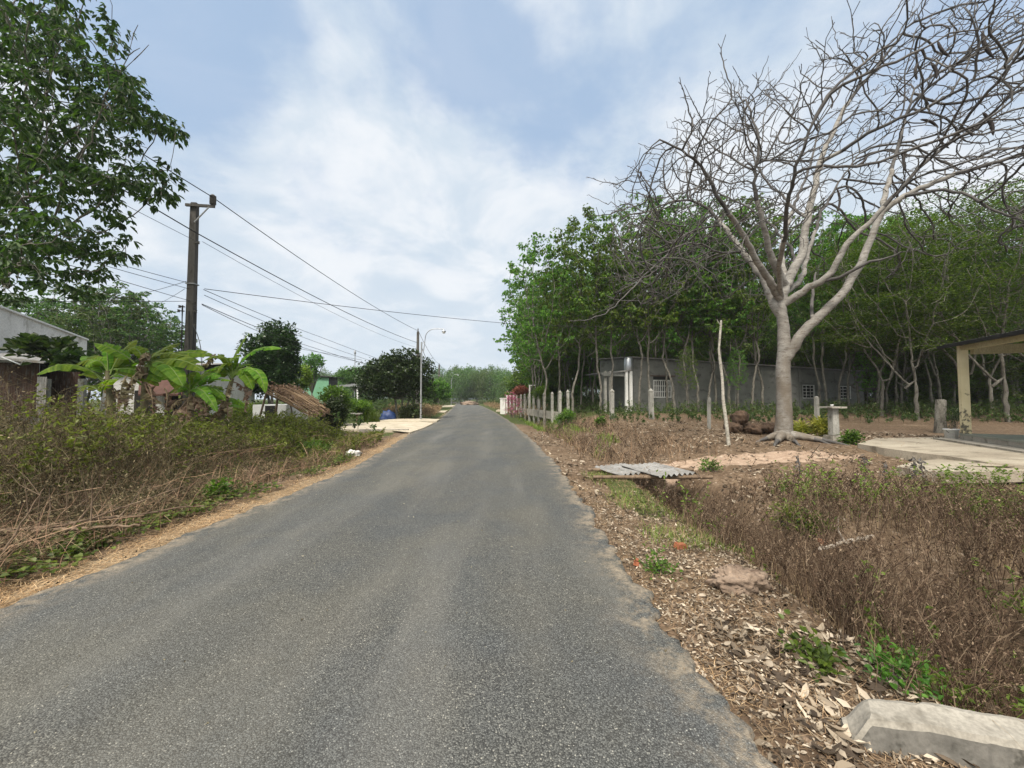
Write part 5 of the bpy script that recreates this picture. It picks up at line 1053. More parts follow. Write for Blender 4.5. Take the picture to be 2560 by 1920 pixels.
def lamp(lab, px, pyb, ytop, Yd, s_, arm=1.0):
    b = P(px, pyb, Yd); z0 = tz(b[0], Yd); top = P(px, ytop, Yd)[2]; H = top - z0; root = thing('street_lamp', lab, 'street lamp', (b[0], Yd, z0), 0, 'street lamps on the left')
    s = Soup(); s.tube([(0, 0, -.05), (0, 0, .15), (0, 0, H)], [.075, .07, .055], 10); s.box((0, 0, .05), (.32, .32, .1)); s.build('pole', M['metal'], root, True)
    s = Soup(); h = H - .72; pts = [(.10, 0, h), (.16, 0, h + .12), (.22, 0, h + .6), (.27, 0, h + 1.0)]
    for a in np.linspace(0, pi / 2, 9): pts.append((.27 + .72 * (1 - cos(a)) * 1.0, 0, h + 1.0 + .68 * sin(a)))
    pts += [(1.25, 0, h + 1.68), (1.62, 0, h + 1.66)]; s.tube(pts, .028, 8); s.build('arm', M['metal'], root, True)
    s = Soup(); s.tube([(0, 0, H - .08), (.25, 0, H - .08)], .018, 6); s.tube([(0, 0, H - .62), (.2, 0, H - .62)], .018, 6); s.build('bracket', M['metal'], root, True)
    s = Soup(); s.lathe([(.0, .06), (.05, .05), (.06, 0), (.12, -.05), (.16, -.10), (.15, -.13)], (1.62, 0, h + 1.6), 14); s.build('lamp_shade', M['tank'], root, True)
    s = Soup(); s.lathe([(.13, 0), (.12, -.07), (.07, -.12), (0, -.13)], (1.62, 0, h + 1.47), 14); s.build('lamp_glass', M['white_clean'], root, True)
    for dz in (.5, .95, 1.3): s = Soup(); s.box((0, 0, dz), (.13, .13, .05)); s.build('collar', M['rust'], root)
    return root
lamp('street lamp with curved arm standing on the concrete driveway', 1052, 1049, 855, 27.5, 1)
lamp('far smaller street lamp close to the bend of the road', 1128, 1012, 946, 92, 1)

pole1 = P(487, 511, 13.4); pole2 = P(1045, 826, 36); pole3 = P(1098, 910, 72)
def cable(lab, pts, r=.011, mat='rubber', sag=0, name='power_cable', group='power cables'):
    s = Soup(); out = []
    for a, b in zip(pts[:-1], pts[1:]):
        t = np.linspace(0, 1, 15)[:, None]; q = a + (b - a) * t; d = np.linalg.norm(b - a); q[:, 2] -= (sag * d * d * 4 * t * (1 - t))[:, 0]; out.append(q if len(out) == 0 else q[1:])
    s.tube(np.concatenate(out), r, 6); o = s.build(name, M[mat], None, True); tag(o, lab, 'cable', group)
def back(a, b, f=1.5): return b + (b - a) * f
ins = P(530, 492, 13.25); l0 = P(0, 161, 8.6)
cable('thick upper power cable running over the bracket insulator of the tall pole', [back(ins, l0, 1.2), l0, ins, P(1043, 826, 35.9)], .016, sag=.0006)
m0 = P(487, 580, 13.0); l1 = P(0, 290, 8.3)
cable('thick twisted power cable passing in front of the tall pole below its top', [back(m0, l1, 1.2), l1, m0, P(1044, 857, 35.9)], .019, sag=.0006)
q0 = P(506, 604, 13.2)
cable('thin cable held by the small insulator under the pole bracket', [P(-200, 230, 7.5), P(330, 521, 10.6), P(484, 600, 13.3)], .008, sag=.0004); cable('thin cable running on from the small insulator to the next pole', [q0, P(1044, 869, 35.9)], .008, sag=.0008)
cable('thin wire crossing the road from the tall pole to the plantation', [P(511, 722, 13.2), P(1325, 813, 24), P(2060, 812, 23.8), P(2560, 775, 19)], .012, sag=.0004)
c1 = P(1044, 930, 35.5)
cable('upper one of the telephone wires dropping right of the tall pole', [P(509, 724, 13.3), P(800, 842, 24), c1], .012, sag=.0005)
cable('second telephone wire dropping right of the tall pole', [P(511, 738, 13.3), P(790, 855, 24), c1 - (0, 0, .3)], .011, sag=.0005)
cable('thick telephone wire dropping right from the low bracket of the tall pole', [P(505, 760, 13.3), P(780, 868, 24), c1 - (0, 0, .5)], .014, sag=.0007)
cable('lowest telephone wire dropping right of the tall pole', [P(505, 762, 13.3), P(740, 864, 23), P(900, 905, 30)], .012, sag=.001)
for lab, ax, ay, bx, by in [('upper wire reaching the tall pole from the dark tree', 180, 628, 474, 708), ('second wire reaching the tall pole from the dark tree', 150, 632, 472, 722), ('third wire reaching the tall pole from the dark tree', 200, 670, 474, 752), ('nearly level wire reaching the tall pole over the far trees', -60, 752, 472, 753)]:
    cable(lab, [P(ax - 260, ay - 70 if ay < 700 else ay, 7.5), P(ax, ay, 9.3), P(bx, by, 13.3)], .009, sag=.0006)
cable('wire rising to the pole from the trees behind the white house', [P(230, 748, 24), P(466, 703, 13.5)], .009, sag=.0006); cable('short wire slanting up to the pole over the far trees', [P(385, 765, 20), P(462, 722, 13.5)], .008, sag=.0004)
cable('cable from the street lamp pole on to the farther pole', [P(1046, 828, 36.1), P(1098, 910, 71.8)], .02, sag=.0004); cable('lower cable from the street lamp on to the farther pole', [P(1054, 868, 27.6), P(1097, 928, 71.8)], .02, sag=.0005); cable('cable running on beyond the small distant pole', [P(1099, 911, 72.2), P(1130, 946, 92)], .03, sag=.0003)
cable('slack wire over the green shed roof', [P(740, 870, 30), P(830, 886, 30), P(905, 900, 34)], .014, sag=.001)
# aerial mast behind the green shed
b = P(886, 990, 60); s = Soup(); s.tube([(b[0], 60, 0), (b[0], 60, P(886, 880, 60)[2])], .07, 6); s.lathe([(.1, 0), (.16, .1), (.16, .5), (.1, .6), (0, .62)], (b[0], 60, P(886, 886, 60)[2]), 8); o = s.build('aerial_mast', M['metal'], None, True); tag(o, 'thin grey aerial mast rising behind the green shed', 'mast')

# ------------------------------------------------------------------ driveways, culverts
def slab(name, pts, th, mat, lab=None, cat=None, kind=None, jag=0):
    V = np.array(pts, float); n = len(V); B = V - (0, 0, th); s = Soup(); c = V.mean(0); F = []
    VV = np.concatenate([V, B, [c], [c - (0, 0, th)]])
    for i in range(n):
        j = (i + 1) % n; F.append([i, j, 2 * n, 2 * n]); F.append([i, i + n, j + n, j])
    me = bpy.data.meshes.new(name); me.from_pydata([tuple(q) for q in VV], [], [f[:3] if f[2] == f[3] else f for f in F]); me.materials.append(M[mat]); o = bpy.data.objects.new(name, me); C.objects.link(o); tag(o, lab, cat, kind=kind); return o
def gz(px, py, z): return GZ(px, py, z)
z_ = .06
slab('driveway', [gz(600, 1073, z_), gz(770, 1066, z_), gz(880, 1058, z_), gz(960, 1054, z_), gz(1040, 1053, z_), gz(1083, 1058, z_), gz(1058, 1070, .05), gz(1024, 1081, .045), gz(1005, 1076, z_), gz(870, 1073, z_), gz(760, 1077, z_), gz(600, 1084, z_)], .5, 'concrete_pale', 'pale concrete driveway slab bridging the left ditch', 'driveway', 'structure')
z_ = .10
slab('driveway', [gz(950, 1050, z_), gz(1010, 1046, z_), gz(1060, 1046, z_), gz(1100, 1048, z_), gz(1092, 1052, z_), gz(950, 1053.5, z_)], .5, 'concrete_pale', 'second narrow concrete driveway under the street lamp', 'driveway', 'structure')
slab('driveway', [gz(1054, 1028, z_), gz(1120, 1026, z_), gz(1113, 1029.5, z_), gz(1054, 1030.5, z_)], .7, 'concrete_pale', 'distant pale driveway strip past the street lamp', 'driveway', 'structure')
slab('driveway', [gz(1105, 1014, .12), gz(1138, 1013, .12), gz(1132, 1016, .12), gz(1105, 1016.5, .12)], .7, 'concrete_pale', 'farthest pale driveway strip on the left', 'driveway', 'structure')
slab('driveway', [gz(1245, 1024, .12), gz(1300, 1023.5, .12), gz(1302, 1025.5, .12), gz(1240, 1026, .12)], .7, 'concrete_pale', 'pale driveway strip before the pink bush on the right', 'driveway', 'structure')
a = gz(925, 1077, .0); b = gz(1000, 1077, .0); s = Soup(); s.box(((a[0] + b[0]) / 2, a[1] - .12, -.12), (b[0] - a[0] + .9, .18, .42)); o = s.build('culvert_wall', M['concrete']); tag(o, 'low grey culvert wall under the first driveway', 'culvert')

# parapet of the culvert in the near right corner
s = Soup(); zt = .06
tp = [gz(2095, 1735, zt), gz(2190, 1741, zt), gz(2330, 1750, zt), gz(2440, 1772, zt), gz(2560, 1790, zt), gz(2800, 1825, zt)]; fr_ = [gz(2125, 1790, zt), gz(2200, 1803, zt), gz(2330, 1815, zt), gz(2440, 1838, zt), gz(2560, 1858, zt), gz(2780, 1900, zt)]
n = len(tp); t_ = np.linspace(0, n - 1, 40); ip = lambda A: np.stack([np.interp(t_, np.arange(n), np.array(A)[:, c]) for c in range(3)], -1)
A, B = ip(tp), ip(fr_); dz_ = -.10 * (1 - sst(t_, 0, .8)); A[:, 2] += dz_; B[:, 2] += dz_ * 1.3; jit = (fbm(t_ * 6, t_ * 0, 5) - .5) * .02; A[:, 1] += jit; B[:, 1] -= jit[::-1] * .8
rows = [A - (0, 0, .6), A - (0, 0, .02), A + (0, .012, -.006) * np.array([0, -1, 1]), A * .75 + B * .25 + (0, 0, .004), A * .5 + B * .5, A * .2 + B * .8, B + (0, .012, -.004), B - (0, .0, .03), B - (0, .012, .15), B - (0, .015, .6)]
for i in range(3, 6): rows[i] = rows[i] + np.stack([0 * t_, 0 * t_, (fbm(t_ * 5, t_ * 0 + i, 6) - .5) * .012], -1)
V = np.stack(rows); m_ = len(t_); F = [[i * m_ + j, i * m_ + j + 1, (i + 1) * m_ + j + 1, (i + 1) * m_ + j] for i in range(len(rows) - 1) for j in range(m_ - 1)]
nf_ = 7 * (m_ - 1); s.add(V, F[:nf_]); s.add(V, F[nf_:], 1); s.quads([np.array([V[0, 0], V[1, 0], V[8, 0], V[9, 0]]), np.array([V[1, 0], V[3, 0], V[5, 0], V[8, 0]])]); o = s.build('culvert_parapet', [M['concrete'], M['concrete_stained_shaded']]); tag(o, 'worn grey concrete parapet of the near ditch culvert', 'kerb wall')

# tin bridge: two corrugated sheets on poles over the ditch
def corrug(name, lab, c, sx, sy, rz, mat, z, tilt=0, pitch=.13, amp=.026, par_=None, cat='metal sheet', slopey=0):
    nx_ = int(sx / pitch * 8); x = np.linspace(-sx / 2, sx / 2, nx_); y = np.linspace(-sy / 2, sy / 2, 5); Xx, Yy = np.meshgrid(x, y); s = Soup()
    Zt = amp * np.sin(Xx / pitch * 2 * pi) + Xx * tilt + Yy * slopey + (fbm(Xx * 2, Yy * 2, 4) - .5) * .03; nxx = nx_
    i = (np.arange(4)[:, None] * nxx + np.arange(nxx - 1)[None]).ravel(); F = np.stack([i, i + 1, i + nxx + 1, i + nxx], -1)
    s.add(np.stack([Xx, Yy, Zt], -1), F); s.add(np.stack([Xx, Yy, Zt - .006], -1), F[:, ::-1]); o = s.build(name, M[mat], par_, True); o.location = (c[0], c[1], z); o.rotation_euler = (0, 0, rz)
    if par_ is None: tag(o, lab, cat, 'corrugated sheets over the ditch')
    return o
c1_ = (GZ(1515, 1163, .1) + GZ(1672, 1160, .1) + GZ(1725, 1195, .1) + GZ(1560, 1176, .1)) / 4
corrug('corrugated_sheet', 'pale corrugated sheet bridging the right ditch, nearer to the plot', (c1_[0] + .25, c1_[1] + .05), 1.0, 1.25, .32, 'tin', .085, .02)
corrug('corrugated_sheet', 'pale corrugated sheet on the roadside half of the ditch bridge', (c1_[0] - .40, c1_[1] + .25), .8, 1.05, .36, 'tin', .05, .03)
for i, (dy, dx) in enumerate([(-.45, 0), (.35, .05)]):
    s = Soup(); s.tube([(c1_[0] - 1.2 + dx, c1_[1] + dy + .1, -.0), (c1_[0], c1_[1] + dy, .02), (c1_[0] + 1.15, c1_[1] + dy - .05, .03)], [.035, .04, .035], 8); o = s.build('support_pole', M['wood'], None, True); tag(o, ['rough wooden pole under the front edge of the tin bridge', 'rough wooden pole under the back edge of the tin bridge'][i], 'pole')

def lump(name, lab, cat, c, r_, mat, seed, group=None, k=40, amp=.35, fr=2.2):
    th, ph = np.meshgrid(np.linspace(0, 2 * pi, k, endpoint=False), np.linspace(0, pi, k // 2)); d = np.stack([np.cos(th) * np.sin(ph), np.sin(th) * np.sin(ph), np.cos(ph)], -1)
    nn = fbm(d[..., 0] * fr + d[..., 2] * 1.7 + seed, d[..., 1] * fr + d[..., 2] * 1.3, seed) + .35 * fbm(d[..., 0] * fr * 4 + 9 + d[..., 2] * 5, d[..., 1] * fr * 4 + d[..., 2] * 4, seed + 3) * 1.2
    V = d * (1 + amp * (nn[..., None] - .65) * 2) * np.array(r_); kk = k; i = np.arange(k // 2 - 1)[:, None] * kk; j = np.arange(kk)[None]; j2 = (j + 1) % kk
    s = Soup(); s.add(V, np.stack([i + j, i + j2, i + kk + j2, i + kk + j], -1).reshape(-1, 4)); o = s.build(name, M[mat], None, True); o.location = tuple(c); tag(o, lab, cat, group); return o
c = G(1850, 1452); lump('earth_clod', 'large rounded pale earth clod at the edge of the weeds', 'clod', (2.02, 3.45, tz(2.02, 3.45) + .03), (.25, .15, .115), 'earth', 3, None, 80, .42, 3.6)
for i, (px, py, ra, rb, lab) in enumerate([(1850, 1045, 17, 16, 'topmost dark earth clod behind the white leaning stem'), (1833, 1070, 18, 13, 'dark earth clod directly beside the white leaning stem'), (1885, 1072, 24, 13, 'middle earth clod between the stem and the big trunk'), (1918, 1070, 16, 12, 'dark earth clod against the big bare trunk')]):
    Yd = 13.7; q = P(px, py, Yd); lump('earth_mound', lab, 'clod', q, (rpx(ra, Yd), rpx(ra, Yd), rpx(rb, Yd)), 'earth_dark', 10 + i, 'dug out earth clods behind the leaning stem', 36, .5, 3)
# bank of bare earth under the bridge
lump('pale_stone', 'pale broken stone lying beyond the ditch before the posts', 'stone', P(1662, 1058, 19), (.28, .14, .10), 'log', 21)
for i, (px, py, rz, lab) in enumerate([(1700, 1372, .4, 'broken orange brick on the verge above the clod'), (1590, 1415, 1.2, 'small orange brick fragment at the asphalt edge'), (2060, 1362, .2, 'orange brick piece beside the fallen branch')]):
    q = G(px, py); s = Soup(); s.box((0, 0, .03), (.13, .07, .06) if i != 1 else (.09, .05, .04)); s.box((.0, .0, .062), (.09, .03, .006)); o = s.build('brick', M['brick']); o.location = tuple(q + (0, 0, .0)); o.rotation_euler = (.15, .2, rz); tag(o, lab, 'brick')
def branch(lab, pts, r0, r1, mat, k=0, name='fallen_branch', cat='branch', sd=1):
    r_ = np.random.default_rng(sd); root = thing(name, lab, cat); A = np.array(pts, float); n = len(A); t = np.linspace(0, n - 1, n * 6); Q = np.stack([np.interp(t, np.arange(n), A[:, c]) for c in range(3)], -1) + r_.normal(0, r0 * .35, (n * 6, 3))
    s = Soup(); s.tube(Q, np.linspace(r0, r1, len(Q)), 8); s.build('stem', M[mat], root, True)
    for i in range(k):
        j = r_.integers(4, len(Q) - 2); d = nrm(Q[min(j + 3, len(Q) - 1)] - Q[j] + r_.normal(0, .25, 3) + (0, 0, .2)); L_ = r_.uniform(.25, .7); s = Soup(); s.tube([Q[j], Q[j] + d * L_ * .5 + r_.normal(0, .03, 3), Q[j] + d * L_ + (0, 0, .04)], [r1 * .8, r1 * .5, r1 * .2], 6); s.build('twig', M[mat], root, True)
    return root
branch('pale fallen branch lying in the brown weeds on the right', [P(2050, 1376, 4.25), P(2110, 1355, 4.3), P(2185, 1343, 4.4)], .022, .02, 'log', 1, sd=2)
def gl(px, py, h): q = G(px, py + 0); 
def pl(px, py, Yd): return P(px, py, Yd)
branch('longest bare fallen branch along the lower left verge', [pl(-40, 1330, 4.3), pl(120, 1318, 4.35), pl(230, 1300, 4.5), pl(330, 1288, 4.7), pl(510, 1262, 5.3)], .028, .010, 'wood', 7, sd=3)
branch('thin branch slanting across the lower left weeds', [pl(80, 1330, 4.2), pl(215, 1300, 4.3), pl(330, 1260, 4.5), pl(460, 1215, 4.8)], .014, .005, 'wood', 5, sd=4)
branch('short thick branch lying beneath the long left branch', [pl(130, 1325, 4.2), pl(230, 1318, 4.25), pl(350, 1312, 4.4)], .02, .012, 'wood', 3, sd=5)
branch('thin dark stick rising from the lower left corner weeds', [pl(-20, 1420, 3.5), pl(60, 1300, 3.7), pl(110, 1220, 3.8)], .010, .004, 'wood', 4, sd=6)
branch('dry stick lying on the soil in front of the bare tree', [G(1840, 1128) + (0, 0, .03), G(1890, 1134) + (0, 0, .03)], .018, .014, 'wood', 0, sd=7)
branch('pale bent cane leaning in the brown weeds right of the tree', [G(2020, 1150) + (0, 0, .0), P(2050, 1110, 8.2)], .010, .006, 'log', 0, sd=8)
for i, (px, py, Yd) in enumerate([(2282, 1150, 6.2), (2286, 1190, 6.0), (2303, 1160, 6.1), (2050 + 165, 1170, 6.4), (2160, 1165, 6.8), (1995, 1180, 6.8)]):
    q = P(px, py, Yd); b0 = np.array([q[0], Yd, tz(q[0], Yd)]); root = thing('dead_weed_stalk', 'dark dead upright stalk before the concrete yard', 'weed', (0, 0, 0), 0, 'dark dead weed stalks'); s = Soup(); tt = b0 + (rng.normal(0, .03), 0, .62 - .1 * (i > 2)); s.tube([b0, (b0 + tt) / 2 + (.02, 0, 0), tt], [.009, .007, .004], 5); s.build('stem', M['twig_dark'], root, True)
    r_ = np.random.default_rng(i); tz_ = b0 + (tt - b0) * r_.uniform(.3, 1, (26, 1)) + r_.normal(0, .02, (26, 3)); s = Soup(); s.quads(leafq(tz_, az(r_.uniform(0, 6.28, 26), r_.uniform(-1.2, -.3, 26)), r_.normal(0, 1, (26, 3)), .07, .03)); s.build('leaves', M['twig_dark'], root)
# plastic bags
for i, (px, py, lab, sz) in enumerate([(882, 1139, 'crumpled white plastic bag on the straw at the left road edge', .17), (895, 1108, 'torn grey plastic sheet under the grass by the culvert', .32)]):
    q = G(px, py); lump('plastic_bag', lab, 'bag', q + (0, 0, sz * .3), (sz, sz * .7, sz * .5), 'plastic' if i == 0 else 'tin', 40 + i, None, 30, .8, 4)

# ------------------------------------------------------------------ concrete posts of the right-hand plot
FP = 'concrete fence posts of the plot beside the plantation'
words_ = ['ninth', 'eighth', 'seventh', 'sixth', 'fifth', 'fourth', 'third', 'second', 'nearest']
pst = [(1303, 988, 36), (1312, 987, 34.5), (1323, 987, 33), (1335, 987, 31.5), (1346, 986, 30), (1362, 985, 28), (1380, 983, 26.3), (1399, 980, 24.8), (1421, 978, 23.5), (1529, 977, 21.5), (1628, 976, 20)]
labs = ['farthest thin concrete post at the end of the row', 'second farthest post of the close row of concrete posts', 'third farthest post of the close row of concrete posts', 'fourth farthest post of the close row of concrete posts', 'fifth farthest post of the close row of concrete posts', 'middle post of the close row below the clipped bush', 'post just right of the one below the clipped bush', 'post half hidden by climbing weeds beside the bright young tree', 'whitish post in front of the bright young tree', 'lone pointed concrete post before the grey porch', 'lone pointed concrete post left of the first barred window']
for i, ((px, yt, Yd), lab) in enumerate(zip(pst, labs)):
    t_ = P(px, yt, Yd); z0 = tz(t_[0], Yd); h = t_[2] - z0; wd = .17 if i < 9 else .2
    root = thing('fence_post', lab, 'post', (t_[0], Yd, z0), rng.uniform(-.2, .2), FP); root.rotation_euler = (rng.normal(0, .012), rng.normal(0, .02), rng.uniform(-.2, .2))
    s = Soup(); s.box((0, 0, h / 2 - .15), (wd, wd, h + .12)); s.build('shaft', M['post'], root)
    s = Soup(); s.box((0, 0, h - .04), (wd * 1.12, wd * 1.12, .05)); s.box((0, 0, h + .045), (wd * 1.0, wd * 1.0, .12), 0, 0, .12); s.build('cap', M['post'], root)
for (px, yt, yb, Yd, wd, lab) in [(1771, 995, 1072, 15.6, .10, 'thin round topped concrete stake left of the leaning stem'), (2041, 993, 1062, 16.5, .13, 'slim square concrete stake behind the yellow plants')]:
    t_ = P(px, yt, Yd); z0 = tz(t_[0], Yd); h = t_[2] - z0; s = Soup(); s.box((0, 0, h / 2 - .1), (wd, wd, h + .2)); s.box((0, 0, h + .02), (wd * .8, wd * .8, .04), 0, 0, .5); o = s.build('concrete_stake', M['post']); o.location = (t_[0], Yd, z0); o.rotation_euler = (0, .03 if px < 1900 else 0, .2); tag(o, lab, 'post')
# low wall between the close posts, pale gate pillar
a = P(1297, 1030, 37); b = P(1421, 1030, 23.5); s = Soup()
for f0, f1 in [(0, 1)]:
    aa, bb = a, b; L_ = np.hypot(bb[0] - aa[0], bb[1] - aa[1]); s.box(((aa[0] + bb[0]) / 2, (aa[1] + bb[1]) / 2 + .02, .42), (L_, .12, .55), 0, math.atan2(bb[1] - aa[1], bb[0] - aa[0]))
o = s.build('low_wall', M['concrete']); tag(o, 'low grey wall running between the close concrete posts', 'wall')
q = P(1257, 1004, 40); z0 = tz(q[0], 40); s = Soup(); s.box((q[0], 40, z0 + .8), (.55, .3, 1.6)); s.box((q[0], 40, z0 + 1.65), (.68, .4, .08)); o = s.build('gate_pillar', M['white']); tag(o, 'pale pinkish gate pillar behind the pink flowering bush', 'pillar')
for i, (px, Yd) in enumerate([(1267, 39.8), (1275, 39.6), (1284, 39.4), (1292, 39.2)]):
    q = P(px, 992, Yd); s = Soup(); s.box((q[0], Yd, 1.0), (.14, .14, 1.9)); o = s.build('white_fence_post', M['white']); tag(o, 'short white post behind the pink flowering bush', 'post', 'white posts behind the pink bush')
q = P(1324, 968, 33.5); s = Soup(); s.box((q[0], 33.5, 1.45), (.12, .12, 2.6)); s.box((q[0] + .2, 33.5, 2.76), (.55, .05, .05)); o = s.build('lamp_stub', M['white']); tag(o, 'white gate lamp post left of the clipped bush', 'post')
# goal-like frames far down the road
s = Soup()
for x in (1148, 1158): q = P(x, 1000, 140); s.tube([(q[0], 140, 0), (q[0], 140, 6)], .12, 6)
s.tube([(P(1146, 980, 140)[0], 140, 4.6), (P(1174, 980, 140)[0], 140, 4.6)], .12, 6); s.tube([(P(1172, 980, 140)[0], 140, 0), (P(1172, 980, 140)[0], 140, 5.2)], .2, 6); o = s.build('pole_frame', M['metal']); tag(o, 'thin pole frame standing where the road bends away', 'frame')
lump('sand_heap', 'small pale sand heap beside the far end of the road', 'heap', (GZ(1192, 1008, 0)[0] + 1.0, 95, .1), (2.0, 3, .8), 'earth', 55)

# ------------------------------------------------------------------ grey house in the plantation
HA = np.array([8.55, 27.0]); HB = np.array([29.6, 32.0]); hd_ = (HB - HA) / np.linalg.norm(HB - HA); hn = np.array([hd_[1], -hd_[0]]); HL = np.linalg.norm(HB - HA); ang = math.atan2(hd_[1], hd_[0])
zb_ = tz(8.6, 26.5) - .2
root = thing('grey_house', 'long unpainted grey cement house among the rubber trees', 'house', (HA[0], HA[1], zb_), ang)
zl = P(1581, 895, 27)[2] - zb_; zr_ = P(2154, 930, 32)[2] - zb_; DP = 5.0
def wallpt(px, py):       # photo point on the front wall -> local (x, z)
    d = raydir(px, py); # solve HA + t*hd_ = s*d.xy
    A_ = np.array([[hd_[0], -d[0]], [hd_[1], -d[1]]]); t_, s_ = np.linalg.solve(A_, -HA); return t_, CAMH + s_ * d[2] - zb_
s = Soup(); 
# wall with window openings: build from strips
wins = []
for (x0, x1, y0, y1) in [(1633, 1680, 950, 994), (2006, 2036, 962, 996), (2098, 2127, 965, 997)]:
    a0, zt = wallpt(x0, y0); a1, _ = wallpt(x1, y0); _, zb2 = wallpt((x0 + x1) / 2, y1); wins.append((a0, a1, zb2, zt))
xs = [0] + [v for w_ in wins for v in (w_[0], w_[1])] + [HL]
def ztop(x): return zl + (zr_ - zl) * x / HL
def wq(x0, x1, z0, z1, z0b=None, z1b=None):
    z0b = z0 if z0b is None else z0b; z1b = z1 if z1b is None else z1b
    for yy in (0, .2): s.quads([np.array([[x0, yy, z0], [x1, yy, z0b], [x1, yy, z1b], [x0, yy, z1]])])
for i in range(len(xs) - 1):
    x0, x1 = xs[i], xs[i + 1]
    if i % 2 == 0: wq(x0, x1, 0, ztop(x0), 0, ztop(x1))
    else:
        w_ = wins[i // 2]; wq(x0, x1, 0, w_[2]); wq(x0, x1, w_[3], ztop(x0), w_[3], ztop(x1))
        for xx in (x0, x1): s.quads([np.array([[xx, 0, w_[2]], [xx, .2, w_[2]], [xx, .2, w_[3]], [xx, 0, w_[3]]])])
        for zz_ in (w_[2], w_[3]): s.quads([np.array([[x0, 0, zz_], [x1, 0, zz_], [x1, .2, zz_], [x0, .2, zz_]])])
s.quads([np.array([[0, 0, 0], [0, DP, 0], [0, DP, zl + .3], [0, 0, zl]]), np.array([[HL, 0, 0], [HL, DP, 0], [HL, DP, zr_], [HL, 0, zr_]]), np.array([[0, DP, 0], [HL, DP, 0], [HL, DP, zr_], [0, DP, zl + .3]])])
for xx in np.linspace(3.8, HL - 3, 5): s.box((xx, -.02, ztop(xx) / 2 - .05), (.22, .05, ztop(xx) - .1))
s.build('wall', M['house_grey'], root)
s = Soup(); s.quads([np.array([[-.25, -.25, zl + .02], [HL + .2, -.25, zr_ + .02], [HL + .2, DP + .2, zr_ + .1], [-.25, DP + .2, zl + .4]]), np.array([[-.25, -.25, zl + .09], [HL + .2, -.25, zr_ + .09], [HL + .2, DP + .2, zr_ + .17], [-.25, DP + .2, zl + .47]]), np.array([[-.25, -.25, zl + .02], [HL + .2, -.25, zr_ + .02], [HL + .2, -.25, zr_ + .09], [-.25, -.25, zl + .09]]), np.array([[-.25, -.25, zl + .02], [-.25, DP + .2, zl + .4], [-.25, DP + .2, zl + .47], [-.25, -.25, zl + .09]])]); s.build('roof', M['tin'], root)
for i, w_ in enumerate(wins):
    x0, x1, z0, z1 = w_; wf = Soup(); cx_ = (x0 + x1) / 2; cz_ = (z0 + z1) / 2; W_ = x1 - x0; Hh = z1 - z0
    for xx in (x0 + .03, x1 - .03): wf.box((xx, .03, cz_), (.06, .05, Hh))
    for zz_ in (z0 + .03, z1 - .03): wf.box((cx_, .034, zz_), (W_ - .13, .05, .06))
    fo = wf.build('window', M['white'], root); g_ = Soup()
    nb = 10 if i == 0 else 3
    for b_i in range(1, nb): g_.box((x0 + W_ * b_i / nb, .025, cz_), (.05 if i == 0 else .035, .02, Hh - .12))
    for b_i in range(1, 4 if i else 3): g_.box((cx_, .04, z0 + Hh * b_i / (4 if i else 3)), (W_ - .12, .015, .04))
    g_.build('grille', M['white'], fo); d_ = Soup(); d_.box((cx_, .14, cz_), (W_, .03, Hh)); d_.build('pane', M['dark'], fo)
    l_ = Soup(); l_.box((cx_, -.09 if i else -.02, z1 + (.16 if i else .3)), (W_ + .5, .26 if i else .06, .06)); l_.build('lintel', M['tile_red'] if i == 0 else M['house_grey'], root)
    if i == 0:
        l_ = Soup(); l_.box((cx_, .0, z1 + .15), (W_, .04, .22)); l_.build('transom', M['dark'], root)
# porch on the road side
pr_ = Soup(); hx = lambda px, Yd: (px - 1280) / FPX * Yd
def toloc(p): dx, dy = p[0] - HA[0], p[1] - HA[1]; return np.array([dx * hd_[0] + dy * hd_[1], -dx * hd_[1] + dy * hd_[0], p[2] - zb_])
q1 = toloc(P(1504, 934, 26.2)); q2 = toloc(P(1580, 924, 26.4)); q3 = q2 + (0, 3.6, .1); q4 = q1 + (0, 3.6, .1)
pr_.quads([np.array([q1, q2, q3, q4]), np.array([q1, q2, q3, q4]) - (0, 0, .07), np.array([q1, q2, q2 - (0, 0, .07), q1 - (0, 0, .07)])]); pr_.build('porch_roof', M['tin'], root)
pr_ = Soup(); b1 = (q1 + q2) / 2 - (0, -.15, .2); pr_.box(b1, (abs(q2[0] - q1[0]) - .2, .15, .22)); pr_.build('porch_beam', M['house_grey'], root)
for px, Yd in [(1513, 26.5), (1526, 26.4), (1566, 26.5), (1577, 26.5), (1514, 29.5)]:
    q = toloc(P(px, 960, Yd)); s = Soup(); s.box((q[0], q[1], 1.5), (.17, .17, 3.0)); s.build('porch_post', M['white'] if px > 1550 else M['post'], root)
s = Soup(); s.lathe([(0, 0), (.28, 0), (.30, .05), (.30, .8), (.24, .92), (0, .96)], toloc(P(1571, 926, 26.8)), 18); s.build('water_tank', M['tank'], root, True)

